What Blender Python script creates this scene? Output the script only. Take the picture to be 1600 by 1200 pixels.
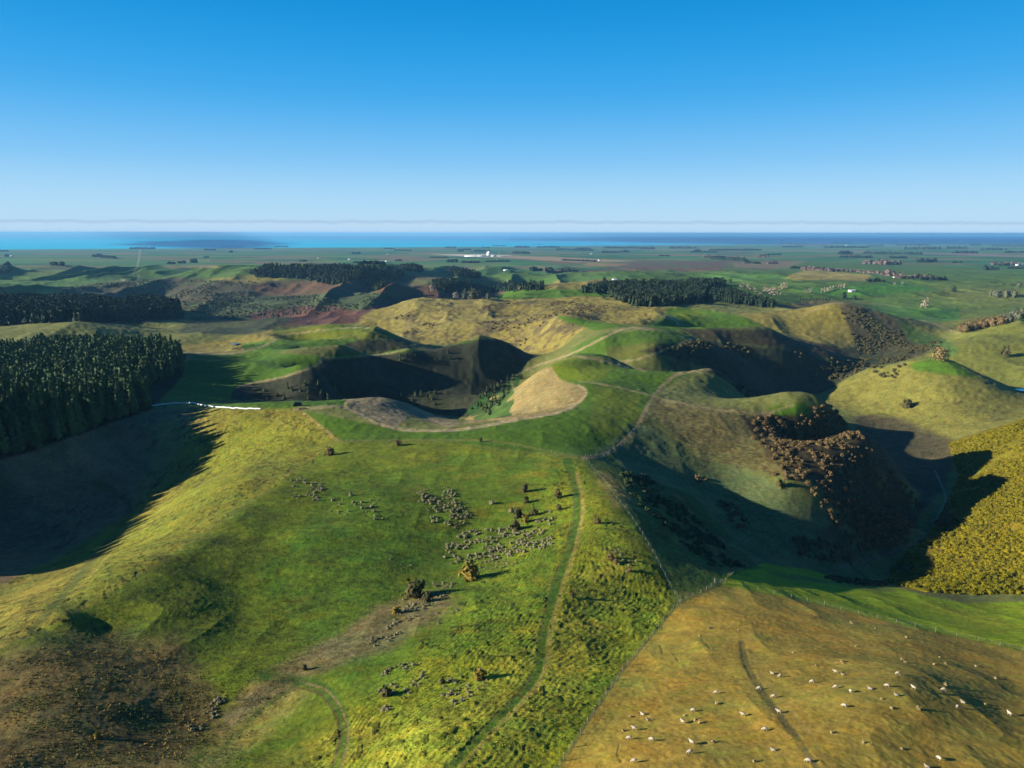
import bpy, bmesh, math, random, time
import numpy as np
T0 = time.time()
random.seed(7); RNG = np.random.default_rng(7)
for _o in list(bpy.data.objects): bpy.data.objects.remove(_o)
SC = bpy.context.scene
COL = SC.collection
H = 350.0                       # camera height above the sea, metres
F = 1122.0; PITCH = math.radians(11.87)
CP, SP = math.cos(PITCH), math.sin(PITCH)
SUN_AZ = math.atan2(0.16, 1.0)  # direction shadows fall, from +x towards +y
SUN_EL = math.radians(18.0)

# ---------------------------------------------------------------- helpers
def ray(u, v):
    a = (np.asarray(u, float) - 800) / F; b = (600 - np.asarray(v, float)) / F
    y = CP + b * SP
    return a / y, (-SP + b * CP) / y          # dx/dy, dz/dy
def project(x, y, z):
    zz = z - H
    f = y * CP - zz * SP; up = y * SP + zz * CP
    f = np.maximum(f, 1e-3)
    return 800 + F * x / f, 600 - F * up / f

_tab = RNG.random((512, 512)).astype(np.float32)
def vnoise(x, y, seed=0):
    x = x + seed * 37.17; y = y + seed * 91.73
    xi = np.floor(x).astype(np.int64); yi = np.floor(y).astype(np.int64)
    fx = (x - xi).astype(np.float32); fy = (y - yi).astype(np.float32)
    fx = fx * fx * fx * (fx * (fx * 6 - 15) + 10); fy = fy * fy * fy * (fy * (fy * 6 - 15) + 10)
    x0 = xi & 511; x1 = (xi + 1) & 511; y0 = yi & 511; y1 = (yi + 1) & 511
    a = _tab[x0, y0]; b = _tab[x1, y0]; c = _tab[x0, y1]; d = _tab[x1, y1]
    return (a + (b - a) * fx + (c - a) * fy + (a - b - c + d) * fx * fy) * 2 - 1
def fbm(x, y, octv=4, seed=0, gain=0.5):
    s = 0; a = 1.0; tot = 0
    for i in range(octv):
        c, sn = math.cos(i * 1.3), math.sin(i * 1.3)
        s = s + a * vnoise((c * x - sn * y) * 2 ** i, (sn * x + c * y) * 2 ** i, seed + i * 7)
        tot += a; a *= gain
    return s / tot
def sstep(a, b, x):
    t = np.clip((x - a) / (b - a), 0, 1); return t * t * (3 - 2 * t)

# ---------------------------------------------------------------- terrain skeleton
# survey points: (u, v, forward distance); lines are ridge crests, spurs and valley floors
LINES = [
 # camera side, foreground spur
 [(0,1200,101),(250,1200,107),(500,1200,108),(700,1200,100),(870,1200,102),(1000,1200,98),(1300,1200,95),(1600,1200,98)],
 [(520,692,400),(420,760,310),(300,850,232),(180,910,195),(100,960,170),(0,1010,150)],[(60,985,162),(150,980,169)],      # crest of left spur
 [(300,650,488),(240,740,425),(200,800,374),(100,832,346),(0,860,326)],                        # gully below the pines
 [(0,722,384),(100,690,420),(180,660,470),(230,640,515)],[(0,775,372),(100,750,402),(190,710,445)],                                       # foot of the pines
 [(100,900,236),(0,925,236)],[(350,740,350),(250,840,268)],
 [(300,1130,128.5),(390,1085,139),(470,1040,152),(620,950,190),(740,880,232),(830,780,298)],    # swale
 [(200,1050,143),(300,950,183),(400,850,239),(500,760,313)],[(380,950,190),(480,870,226),(600,780,292)],
 [(690,1150,110),(850,1000,157),(892,850,231),(895,725,345)],                                  # rib with the track
 [(530,690,398),(650,692,390),(780,700,375),(915,716,358)],
 [(1060,942,190),(960,1060,138),(920,1130,116)],[(1000,850,231),(950,780,284)],
 [(1130,912,212),(1080,960,176),(1040,1010,156),(1010,1080,130)],
 [(1130,912,212),(1250,935,207),(1400,972,188),(1600,1015,172)],
 [(1200,1060,134),(1407,1053,128),(1600,1080,134)],
 # shaded green flank and hollow
 [(930,722,352),(1000,770,312),(1060,860,242),(1110,893,222)],
 [(1000,725,388),(1060,770,345),(1110,830,322),(1170,868,300),(1240,885,305)],
 [(1150,770,385),(1250,800,364),(1300,850,348)],
 [(1200,900,252),(1300,906,285),(1390,916,285),(1500,925,272),(1600,936,262)],
 [(1500,965,222),(1400,940,238)],
 # valley floor right
 [(1300,890,330),(1340,880,350),(1440,830,412),(1470,760,512),(1462,720,585),(1400,680,690),(1335,636,810),(1285,615,900),(1310,585,960)],
 # gorse hill
 [(1390,905,330),(1450,872,365),(1500,800,425),(1545,740,503),(1508,697,585)],
 [(1500,885,335),(1600,875,318)],[(1600,800,388),(1600,700,515),(1600,660,596),(1540,675,615)],
 # pale hill behind
 [(1350,625,830),(1400,640,765),(1480,680,655)],[(1500,640,720),(1600,642,716)],
 [(1310,600,900),(1350,583,895),(1430,564,875),(1490,567,868),(1550,590,828),(1600,614,805)],[(1450,605,790),(1540,620,760)],
 # main ridge
 [(230,636,545),(300,632,520),(400,634,484),(470,636,472),(540,623,515),(600,622,528),(640,634,520),(700,656,500)],
 [(560,640,470),(580,655,440),(620,670,424),(700,671,420),(800,656,448),(880,640,476),(915,616,528)],
 [(650,648,498)],
 [(1015,625,520),(960,665,436)],[(900,600,560),(950,592,596),(1020,600,590),(1080,580,648),(1110,575,655)],
 [(860,568,660),(940,570,672),(1010,580,660)],
 [(1020,620,530),(1100,632,510),(1190,643,492),(1250,634,498),(1290,636,505),(1335,660,480),(1372,689,462),(1402,728,462)],
 [(1080,680,445),(1180,735,404),(1235,748,388),(1290,762,390),(1340,775,395),(1405,790,402)],[(1100,650,476),(1165,655,476),(1215,690,438)],[(1250,690,480),(1300,718,484),(1345,735,480)],[(1432,775,470),(1400,830,405)],
 # lobes beyond
 [(900,555,740),(960,562,722),(1080,530,880)],[(970,540,830),(920,540,850)],[(1000,515,1030),(900,520,1000),(870,496,1150)],
 [(1040,500,1120),(1060,489,1220),(1100,490,1250),(1160,500,1200)],
 [(1060,612,700),(1150,632,760),(1250,629,830)],[(1150,560,860),(1200,600,880)],[(1100,595,800)],
 [(1080,517,960),(1140,508,1010),(1195,507,1030),(1235,527,1005),(1275,547,992),(1310,562,990)],[(1130,545,925),(1200,560,930)],[(1240,516,1200),(1290,540,1130),(1325,556,1090)],
 [(1200,495,1250),(1260,480,1350),(1300,474,1350),(1345,486,1290),(1400,508,1250),(1480,530,1200)],
 [(1400,560,1060),(1470,552,1050)],[(1300,510,1220)],
 [(1500,540,1080),(1550,511,1200),(1600,497,1210)],[(1600,580,960),(1530,585,960)],
 # brown hill, centre
 [(600,478,1500),(650,461,1650),(720,465,1600),(800,466,1600),(870,468,1550),(940,472,1450),(1030,486,1280)],
 [(620,505,1380),(700,500,1350),(800,500,1300),(850,520,1150)],[(830,556,1040),(870,550,1000)],[(950,500,1150)],
 [(860,456,1900),(1030,470,1500),(1000,450,1800),(1110,460,1700),(1200,480,1500)],
 # dark hill, centre left
 [(365,604,700),(430,590,720),(490,575,740),(500,561,800),(640,545,880),(700,538,920),(770,530,950),(800,540,955),(832,557,985)],
 [(430,618,690),(500,625,760),(560,628,785),(640,632,785),(700,644,748),(735,651,712),(790,602,872),(835,563,978)],[(600,590,838),(720,588,866),(500,595,775)],
 [(752,656,640),(800,622,628),(850,640,510)],[(830,590,700),(862,600,615)],
 [(250,622,590),(300,600,680),(300,562,820),(400,562,830)],[(430,545,930),(350,546,950),(290,546,980),(380,536,1050)],
 [(430,527,1060),(500,517,1110),(560,513,1130),(600,516,1120),(640,531,1095)],[(500,532,1055),(570,538,1035),(630,543,1030)],[(430,500,1450)],
 [(0,650,520),(150,605,650),(100,560,850),(0,560,900)],[(0,505,1200),(110,508,1110),(250,511,1400),(350,503,1560),(420,503,1480)],[(0,478,1650),(200,476,1700),(270,480,1700)],
 [(300,480,2000),(400,466,2300),(500,480,1900),(600,464,2000)],[(550,500,1600),(450,502,1600)],
 [(0,458,2250),(80,458,2700),(250,437,3000),(350,433,2900),(430,430,2800),(520,430,2700),(640,432,2700),(750,437,2600),(820,440,2500)],
 [(300,465,2400),(450,450,2500)],[(900,446,2200),(1000,436,2500),(1100,425,3300)],
 [(1200,440,2600),(1300,440,2700),(1400,450,2300),(1500,470,1900)],[(1600,450,2400),(1600,480,1600)],
 [(1250,460,2000),(1350,470,1900),(1430,482,1680),(1500,497,1480)],
]
HID = [(1225,1110,-170),(1180,1120,-160),(500,930,-166),(570,950,-176),(640,970,-178),(520,1280,-178),(620,1250,-182), # hidden or out of frame: (u, D, z)
 (450,590,-160),(600,620,-180),(720,600,-176),(380,600,-152),(950,780,-150),(1020,760,-158),(1100,730,-160),(830,900,-172),(650,1000,-182),(500,1080,-182),(760,1080,-188),
 (1420,980,-188),(1520,900,-190),(1600,880,-189),(1700,800,-178),(1380,1150,-182),(1300,1450,-175),(1250,700,-178),(1200,620,-168),(1330,580,-172),
 (1100,1100,-172),
 (300,1850,-205),(100,2000,-205),(550,1750,-200),(700,1900,-190),(850,2100,-180),
 (-200,400,-122),(-300,300,-116),(-230,320,-121),(-500,250,-108),(-500,500,-134),(-500,1000,-155),(-500,2000,-175),(-200,180,-112),(-300,120,-98),(-900,300,-130),(-900,1200,-150),(-900,120,-90),(-1500,400,-130),(-1500,1500,-150),(-1500,100,-80),
 (1900,150,-95),(1900,300,-130),(1900,500,-145),(1900,800,-160),(1900,1500,-160),(2500,200,-100),(2500,700,-150),(2500,1800,-170),(2500,70,-70),
 (0,50,-74),(400,50,-76),(800,50,-76),(1200,50,-74),(1600,50,-72),(800,15,-72),(0,15,-70),(1600,15,-70),(-1000,15,-68),(2500,15,-68),
]
for _s in (-1500,-700,0,300,600,900,1200,1500,1900,2500):
    HID += [(_s,3600,-202),(_s,4300,-208),(_s,5200,-216)]
def build_base():
    S=[];L=[];Z=[]
    def put(u,v,D):
        s,t=ray(u,v); S.append(float(s)); L.append(math.log(D)); Z.append(float(t)*D)
    for ln in LINES:
        put(*ln[0])
        for a,b in zip(ln[:-1],ln[1:]):
            n=max(1,int(math.hypot(a[0]-b[0],a[1]-b[1])//55))
            for k in range(1,n+1):
                w=k/n; put(a[0]+(b[0]-a[0])*w,a[1]+(b[1]-a[1])*w,math.exp(math.log(a[2])+(math.log(b[2])-math.log(a[2]))*w))
    for u,D,z in HID: S.append((u-800)/1085.); L.append(math.log(D)); Z.append(z)
    S=np.array(S);L=np.array(L);Z=np.array(Z);n=len(S)
    def K(d2): return 0.5*d2*np.log(d2+1e-9)
    A=np.zeros((n+3,n+3)); A[:n,:n]=K((S[:,None]-S)**2+(L[:,None]-L)**2)+np.eye(n)*2e-4
    A[:n,n]=1;A[:n,n+1]=S;A[:n,n+2]=L;A[n:,:n]=A[:n,n:].T
    w=np.linalg.solve(A,np.concatenate([Z,[0,0,0]]))
    gs=np.linspace(-2.3,1.75,560); gl=np.linspace(math.log(12),math.log(6000),520)
    G=np.zeros((len(gs),len(gl)))
    for i,s in enumerate(gs):
        G[i]=K((s-S)[None,:]**2+(gl[:,None]-L[None,:])**2)@w[:n]+w[n]+w[n+1]*s+w[n+2]*gl
    return gs,gl,G
GS,GL,GZ=build_base()
def coast(s): return np.interp(s,[-2,-.72,0,.72,1.7],[11500,15300,19200,30000,44000])
def plain(s,D):
    c=coast(s); return -205-(D-4000)*(145.5/(c-4000))
def base_z(x,y):
    D=np.maximum(y,12.5); s=np.clip(x/D,-2.29,1.74); l=np.log(D)
    fi=(s-GS[0])/(GS[1]-GS[0]); fj=np.clip((l-GL[0])/(GL[1]-GL[0]),0,len(GL)-1.001)
    i=np.clip(fi.astype(int),1,len(GS)-3); j=np.clip(fj.astype(int),1,len(GL)-3); a=fi-i; b=fj-j
    def cw(t): return (-.5*t+t*t-.5*t**3, 1-2.5*t*t+1.5*t**3, .5*t+2*t*t-1.5*t**3, -.5*t*t+.5*t**3)
    wa=cw(a); wb=cw(np.clip(b,0,1.5)); r=0
    for p in range(4):
        for q in range(4): r=r+wa[p]*wb[q]*GZ[i+p-1,j+q-1]
    k=sstep(3300,4700,D)
    return r*(1-k)+plain(s,D)*k
def terrain(x,y,detail=True):
    x=np.asarray(x,float); y=np.asarray(y,float)
    z=base_z(x,y); D=np.maximum(y,1)
    far=sstep(1300,2300,D)*(1-sstep(3600,5200,D))
    mid=sstep(420,950,D)*(1-sstep(3200,5200,D))
    plainm=sstep(4200,6000,D)
    lefthills=1-sstep(-.1,.35,x/D)
    z=z+far*(.22+.78*lefthills)*(46*(0.42-np.abs(vnoise(x/170,y/900,3)))+48*(0.42-np.abs(vnoise(x/340,y/800,4)))+10*fbm(x/180,y/220,2,5))
    z=z+mid*(8*(0.42-np.abs(vnoise(x/150,y/170,11)))+7*(0.36-np.abs(vnoise(x/80,y/90,12)))+1.5*fbm(x/34,y/40,3,13))
    z=z+(1-mid)*(1-plainm)*(1.1*fbm(x/42,y/48,3,17)+.5*(0.4-np.abs(vnoise(x/14,y/19,19))))
    z=z+plainm*5*fbm(x/1500,y/1500,2,23)*(1-sstep(.8,1,D/coast(x/D)))
    return z+H
def cast(us,vs,Dmin=60,Dmax=6000,n=700):
    """pixel of the survey photograph -> the point of ground it shows"""
    us=np.atleast_1d(np.asarray(us,float)); vs=np.atleast_1d(np.asarray(vs,float))
    s,t=ray(us,vs); Ds=np.exp(np.linspace(math.log(Dmin),math.log(Dmax),n))
    out=np.zeros((len(us),3))
    for k in range(len(us)):
        d=Ds; zr=H+t[k]*d; zt=terrain(s[k]*d,d); hit=np.nonzero(zr<=zt)[0]
        if len(hit)==0: i=n-1; dd=d[i]
        else:
            i=hit[0]
            if i==0: dd=d[0]
            else:
                g0=zr[i-1]-zt[i-1]; g1=zr[i]-zt[i]; dd=d[i-1]+(d[i]-d[i-1])*g0/(g0-g1+1e-9)
        out[k]=(s[k]*dd,dd,float(terrain(s[k]*dd,dd)))
    return out
# ---------------------------------------------------------------- ground sheet
def make_axis():
    core=np.linspace(-.86,.86,1460)
    left=-.86-np.cumsum(np.linspace(.0016,.035,70)); right=.86+np.cumsum(np.linspace(.0016,.03,45))
    s=np.concatenate([left[::-1],core,right]); s=s[(s>-2.25)&(s<1.7)]
    d=[14.]
    while d[-1]<62000:
        D=d[-1]
        if D<88: st=D*.03
        elif D<4500: st=min(max(D*D/52000.,.16),D*.0036)
        else: st=D*.012
        d.append(D+st)
    return s,np.array(d)
SX,DY=make_axis()
NX,NY=len(SX),len(DY)
GX=(SX[:,None]*DY[None,:]).ravel(); GY=np.broadcast_to(DY[None,:],(NX,NY)).ravel().copy()
GZZ=terrain(GX,GY)
PU,PV=project(GX,GY,GZZ)
print('grid',NX,NY,NX*NY,time.time()-T0)
SS=GX/GY
# warped picture coordinates for natural edges of paddocks
LG=np.log(GY)
wn=fbm(SS*22,LG*22,3,31); wn2=fbm(SS*22+50,LG*22,3,37)
def polydist(pu,pv,poly):
    """signed distance, positive inside"""
    p=np.array(poly,float); q=np.roll(p,-1,0); inside=np.zeros(len(pu),bool); dm=np.full(len(pu),1e9)
    for (x0,y0),(x1,y1) in zip(p,q):
        c=((y0>pv)!=(y1>pv)); xx=(x1-x0)*(pv-y0)/((y1-y0) if y1!=y0 else 1e-9)+x0
        inside^=c&(pu<xx)
        dx,dy=x1-x0,y1-y0; t=np.clip(((pu-x0)*dx+(pv-y0)*dy)/(dx*dx+dy*dy+1e-9),0,1)
        dm=np.minimum(dm,np.hypot(pu-x0-t*dx,pv-y0-t*dy))
    return np.where(inside,dm,-dm)
def linedist(pu,pv,pl):
    dm=np.full(len(pu),1e9)
    for (x0,y0),(x1,y1) in zip(pl[:-1],pl[1:]):
        dx,dy=x1-x0,y1-y0; t=np.clip(((pu-x0)*dx+(pv-y0)*dy)/(dx*dx+dy*dy+1e-9),0,1)
        dm=np.minimum(dm,np.hypot(pu-x0-t*dx,pv-y0-t*dy))
    return dm
def smooth(pl,n=6):
    p=np.array(pl,float)
    if len(p)<3: return [tuple(a) for a in p]
    P=np.vstack([2*p[0]-p[1],p,2*p[-1]-p[-2]]); out=[]
    for i in range(1,len(P)-2):
        for k in range(n):
            t=k/n; a,b,c,d=P[i-1],P[i],P[i+1],P[i+2]
            out.append(tuple(.5*((2*b)+(-a+c)*t+(2*a-5*b+4*c-d)*t*t+(-a+3*b-3*c+d)*t**3)))
    out.append(tuple(p[-1])); return out
COLR=np.zeros((NX*NY,3),np.float32); TEX=np.ones(NX*NY,np.float32); RUF=np.ones(NX*NY,np.float32)
COLR[:]=(.12,.13,.035)
C=dict(
 lush=(.052,.112,.007), green=(.066,.135,.009), deep=(.022,.072,.012), olive=(.098,.115,.010), yellow=(.170,.160,.014), lime=(.125,.155,.008),
 tan=(.205,.170,.042), straw=(.27,.205,.055), brown=(.120,.085,.030), dun=(.150,.125,.040), russet=(.105,.060,.035), rust=(.095,.050,.030),
 bracken=(.050,.038,.020), scrub=(.036,.040,.018), heath=(.075,.060,.035), gorse=(.14,.115,.008), path=(.26,.205,.11), pale=(.33,.26,.15), dark=(.018,.022,.010),
 litter=(.020,.018,.010), teal=(.035,.080,.030), plantation=(.050,.070,.030), grey=(.14,.12,.075), field=(.030,.105,.020), mint=(.06,.13,.03), plum=(.10,.055,.04))
def pick(poly,pad,D):
    p=np.array(poly); m=(PU>p[:,0].min()-pad)&(PU<p[:,0].max()+pad)&(PV>p[:,1].min()-pad)&(PV<p[:,1].max()+pad)&(GY>D[0])&(GY<D[1])
    return np.nonzero(m)[0]
def area(poly,col,D=(10,6000),feather=4,warp=6,alpha=1.,tex=None,ruf=None,patchy=0,psc=.03,seed=0):
    ix=pick(poly,feather+warp+2,D)
    if len(ix)==0: print('empty area',poly[:2]); return
    sd=polydist(PU[ix]+wn[ix]*warp,PV[ix]+wn2[ix]*warp*.5,poly)
    w=sstep(-feather,feather,sd)*alpha
    if patchy:
        n=fbm(SS[ix]/psc,LG[ix]/psc,4,seed+41)
        w=w*sstep(patchy-.75,patchy-.45,n*.9+.0)
    w=w[:,None].astype(np.float32); c=np.array(C[col] if isinstance(col,str) else col,np.float32)
    COLR[ix]=COLR[ix]*(1-w)+c*w
    if tex is not None: TEX[ix]=TEX[ix]*(1-w[:,0])+tex*w[:,0]
    if ruf is not None: RUF[ix]=RUF[ix]*(1-w[:,0])+ruf*w[:,0]
def line(pl,col,width,D=(10,6000),alpha=1.,feather=.5,tex=None,warp=1.0,dig=0,ruf=None):
    pl=smooth(pl); ix=pick(pl,width*2+6,D)
    if len(ix)==0: print('empty line',pl[:1]); return
    d=linedist(PU[ix]+wn[ix]*warp,PV[ix]+wn2[ix]*warp,pl)
    w=(1-sstep(width*(1-feather),width*(1+feather),d+.35*width*fbm(SS[ix]*260,LG[ix]*260,2,161)))*alpha*np.clip(.82+.5*fbm(SS[ix]*120,LG[ix]*120,3,163),0,1)
    w=w[:,None].astype(np.float32); c=np.array(C[col] if isinstance(col,str) else col,np.float32)
    COLR[ix]=COLR[ix]*(1-w)+c*w
    if tex is not None: TEX[ix]=TEX[ix]*(1-w[:,0])+tex*w[:,0]
    if D[1]<=420 or ruf is not None: RUF[ix]=RUF[ix]*(1-w[:,0])+(ruf or 0.)*w[:,0]
    if dig: GZZ[ix]-=dig*w[:,0]
ALL=(10,6000)
# --- general downland tones
n1=fbm(GX/140,GY/140,4,51)[:,None]
COLR=COLR*(1+.25*n1).astype(np.float32)
far=sstep(1900,2600,GY)[:,None].astype(np.float32)
COLR=COLR*(1-far)+np.array((.055,.10,.02),np.float32)*far
# --- plains: a patchwork of paddocks
pl=np.nonzero(GY>2300)[0]
def patchwork(ix,ang,cw,ch,seed):
    c,s_=math.cos(ang),math.sin(ang); X=GX[ix]*c+GY[ix]*s_; Y=-GX[ix]*s_+GY[ix]*c
    r=np.floor(Y/ch); off=_tab[(r.astype(int)*13+seed)&511,7]*cw; q=np.floor((X+off)/cw)
    h=_tab[(r.astype(int)*31+seed)&511,(q.astype(int)*17+seed*3)&511]; h2=_tab[(r.astype(int)*11+3)&511,(q.astype(int)*29+seed)&511]
    ex=np.minimum((X+off)/cw-q,1-(X+off)/cw+q)*cw; ey=np.minimum(Y/ch-r,1-Y/ch+r)*ch
    return h,h2,np.minimum(ex,ey)
h,h2,ed=patchwork(pl,.28,620,330,5); hb,h2b,edb=patchwork(pl,-.22,520,420,9)
sw=(vnoise(GX[pl]/5200,GY[pl]/5200,61)>0); h=np.where(sw,h,hb); ed=np.where(sw,ed,edb)
pal=np.array([(.025,.095,.020),(.045,.14,.025),(.030,.10,.03),(.06,.13,.03),(.028,.09,.02),(.09,.12,.04),(.035,.12,.035),(.15,.095,.055),(.02,.07,.025),(.075,.16,.03),(.12,.12,.05),(.026,.085,.02)],np.float32)
pc=pal[(h*len(pal)).astype(int)%len(pal)]
k=sstep(2600,4300,GY[pl])[:,None].astype(np.float32)
k=k*np.where(GY[pl]>4300,1,.999)[:,None]
COLR[pl]=COLR[pl]*(1-k)+pc*k
# braided river bed and ploughed ground towards the coast
rb=np.exp(-((GY-(15000-SS*11100+350*fbm(GX/2500,GX*0,3,71)))/480)**2)*(SS>.08)*(SS<1.1)*sstep(-.3,.1,fbm(GX/900,GY/200,3,73)+.25)
rb=(rb*sstep(.08,.2,SS))[:,None].astype(np.float32)
COLR=COLR*(1-rb)+np.array((.20,.12,.11),np.float32)*rb
sh=np.exp(-((GY-coast(SS)+90)/110)**2)[:,None].astype(np.float32)*.6
COLR=COLR*(1-sh)+np.array((.16,.15,.12),np.float32)*sh

# ---- far hills, left
area([(0,430),(230,436),(400,440),(400,478),(0,478)],'mint',(1700,4200),6,8,.8)
area([(90,452),(160,442),(260,436),(400,438),(620,432),(800,440),(800,470),(620,480),(400,492),(90,480)],(.075,.062,.034),(1750,3600),4,8,patchy=.25)
area([(380,446),(640,430),(820,438),(820,462),(600,482),(380,466)],'russet',(1750,3400),4,8,patchy=.35,seed=3)
area([(90,452),(230,444),(330,440),(400,440),(400,470),(100,480)],(.060,.056,.030),(1750,3400),4,8,.8)
area([(60,456),(100,450),(100,478),(40,480)],'straw',(1700,3300),3,5,.8)
area([(330,436),(430,428),(470,430),(400,444)],'tan',(2000,3600),2,5,.8)
area([(290,476),(380,466),(560,456),(640,462),(560,486),(420,500),(290,496)],'plantation',(1650,2600),3,4,tex=1.6)
area([(380,492),(480,478),(560,486),(640,464),(700,458),(640,500),(540,506),(440,512),(400,506)],(.085,.040,.032),(1400,2500),3,5,tex=1.4)
area([(430,490),(520,478),(560,488),(540,506),(440,512)],(.10,.045,.035),(1350,2200),3,5,.8,tex=1.3)
area([(640,440),(1000,425),(1000,446),(820,452),(700,450)],'mint',(2300,4200),5,6,.7)
# ---- right downs
area([(930,405),(1300,405),(1600,420),(1600,500),(1400,520),(1250,480),(1150,476),(1000,440)],(.056,.105,.016),(1500,5800),8,8)
area([(1210,478),(1280,468),(1420,476),(1530,490),(1480,510),(1400,490),(1300,474),(1220,486)],(.11,.09,.035),(1400,2600),3,5)
area([(1400,486),(1480,498),(1530,492),(1460,480)],'lush',(1300,2300),3,4)
area([(1260,420),(1360,430),(1360,438),(1220,436)],'straw',(2300,5200),2,4,.8)
area([(1000,400),(1260,405),(1200,420),(1060,424),(900,424)],'plum',(3000,6000),3,8,patchy=.4)
area([(1140,410),(1260,408),(1230,418),(1150,418)],(.16,.12,.06),(3000,6000),2,4,.8)
area([(1460,440),(1600,440),(1600,500),(1500,500),(1420,474)],(.085,.12,.025),(1400,3000),8,8,.9)
area([(1330,474),(1500,480),(1500,500),(1420,506)],'field',(1350,2200),3,5,.8)
area([(930,448),(1040,438),(1130,448),(1110,490),(960,484)],'bracken',(1400,2300),3,5)
area([(1240,452),(1400,440),(1470,452),(1330,464)],(.045,.145,.015),(1500,5000),2,4,.8)
area([(1470,452),(1600,452),(1640,470),(1500,482)],(.14,.16,.035),(1400,3000),3,5,.7)
area([(1090,430),(1200,426),(1240,436),(1120,440)],(.07,.16,.03),(1800,5000),2,4,.8)
area([(1370,462),(1560,474),(1440,486),(1360,474)],(.09,.155,.03),(1400,3000),2,4,.6)
# ---- brown hill, centre
area([(560,500),(600,474),(650,456),(760,462),(960,462),(1040,486),(1000,512),(900,535),(860,560),(820,562),(760,536),(640,540),(560,520)],'tan',(1020,1750),3,5,tex=1.3,ruf=1.5)
area([(640,462),(760,470),(780,500),(660,520),(600,500)],(.215,.185,.055),(1020,1750),6,8,.6)
area([(600,500),(760,460),(960,480),(860,550),(640,530)],'heath',(1020,1750),2,10,.75,patchy=.78,psc=.02)
area([(600,500),(760,460),(960,480),(860,550),(640,530)],(.10,.07,.05),(1020,1750),1,10,.6,patchy=.85,psc=.008,seed=8)
area([(770,452),(860,450),(960,456),(950,466),(770,468)],'lush',(1600,2350),2,2)
area([(820,438),(940,436),(950,450),(830,452)],(.16,.14,.04),(1750,2700),3,3)
area([(868,492),(905,498),(960,506),(1010,510),(1035,496),(1045,482),(1080,480),(1060,512),(1000,518),(930,516),(880,502)],'lush',(950,1450),2,2,tex=.5)
area([(1040,500),(1060,484),(1110,484),(1170,496),(1230,506),(1150,512),(1080,514),(1040,518)],'green',(900,1500),3,3,tex=.5)
area([(1050,488),(1090,486),(1110,494),(1070,500)],'lime',(1000,1400),4,3,.7)
area([(880,560),(900,540),(940,522),(1000,516),(1060,516),(1085,526),(1050,545),(1000,560),(960,566),(910,556)],(.060,.115,.012),(700,1060),3,3,tex=.6)
area([(950,545),(1010,535),(1060,538),(1000,560),(950,563)],'brown',(700,1000),4,5,.5)
area([(1060,514),(1110,512),(1200,516),(1330,545),(1330,566),(1200,540),(1100,530)],'bracken',(880,1150),3,5,.9,tex=1.6)
area([(1150,490),(1230,484),(1300,470),(1350,484),(1330,515),(1330,545),(1260,530),(1200,512)],'tan',(1050,1500),3,5)
area([(1260,478),(1320,474),(1325,505),(1290,510),(1250,498)],(.24,.195,.035),(1050,1500),4,4,.8)
area([(1310,476),(1345,478),(1480,528),(1480,548),(1400,562),(1340,550),(1330,515)],'heath',(1000,1450),4,8,.85,patchy=.15,tex=1.8)
area([(1330,540),(1440,548),(1400,566),(1250,590),(1180,580),(1300,565)],'scrub',(850,1150),4,5,.9,tex=1.8)
# ---- gully right of the main ridge
area([(1000,548),(1085,530),(1150,535),(1260,550),(1340,580),(1290,612),(1230,632),(1050,640),(1020,600),(1110,575)],'scrub',(640,1080),3,6,tex=1.6)
area([(1030,560),(1150,550),(1230,575),(1150,600),(1060,590)],'bracken',(640,1000),3,8,.8,patchy=.4,tex=1.8)
# ---- pale hill and right hill
area([(1260,625),(1310,600),(1350,580),(1430,562),(1500,564),(1560,590),(1600,616),(1720,640),(1720,660),(1600,655),(1500,692),(1420,680),(1330,640)],(.175,.165,.035),(620,960),3,3,tex=1.3)
area([(1420,568),(1450,560),(1495,566),(1530,590),(1480,585),(1430,578)],'green',(780,930),3,2)
area([(1440,556),(1520,510),(1600,494),(1720,480),(1720,610),(1600,610),(1540,588),(1480,566)],(.140,.150,.030),(880,1350),3,3,tex=1.2)
area([(1590,495),(1720,490),(1720,505),(1600,503)],'lush',(1000,1500),2,1)
area([(1400,500),(1480,530),(1500,545),(1480,560),(1420,530)],'mint',(950,1300),4,4,.8)
# ---- dark hill centre-left and fields
area([(360,600),(500,556),(640,542),(780,528),(835,556),(790,605),(735,655),(640,640),(500,632),(360,625)],(.032,.036,.020),(590,1000),2,4,tex=1.5)  # hill face in shade: cover colour darkened to deepen that shade
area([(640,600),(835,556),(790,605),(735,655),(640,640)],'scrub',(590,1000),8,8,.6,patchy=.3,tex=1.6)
area([(235,630),(282,585),(300,556),(430,552),(505,556),(500,572),(430,592),(365,606),(360,626)],'lush',(555,900),2,2,tex=.6)
area([(500,556),(640,544),(700,536),(740,534),(640,550),(520,562)],'green',(800,960),2,2)
area([(270,550),(290,540),(350,532),(430,514),(440,530),(420,548),(350,554)],'tan',(880,1300),2,4)
area([(440,530),(500,520),(560,516),(600,518),(645,533),(640,546),(500,552),(450,540)],'scrub',(990,1092),1.5,3,tex=1.5)
area([(380,536),(450,530),(540,522),(560,530),(500,552),(380,552)],'green',(850,1250),2,3)
area([(420,516),(500,508),(590,510),(640,530),(560,530),(440,532)],'olive',(980,1300),2,3)
area([(500,512),(560,508),(580,514),(520,518)],'green',(1000,1350),2,2)
area([(280,520),(300,494),(430,488),(460,500),(420,516),(340,532)],(.05,.06,.03),(1150,1700),3,3)
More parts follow.
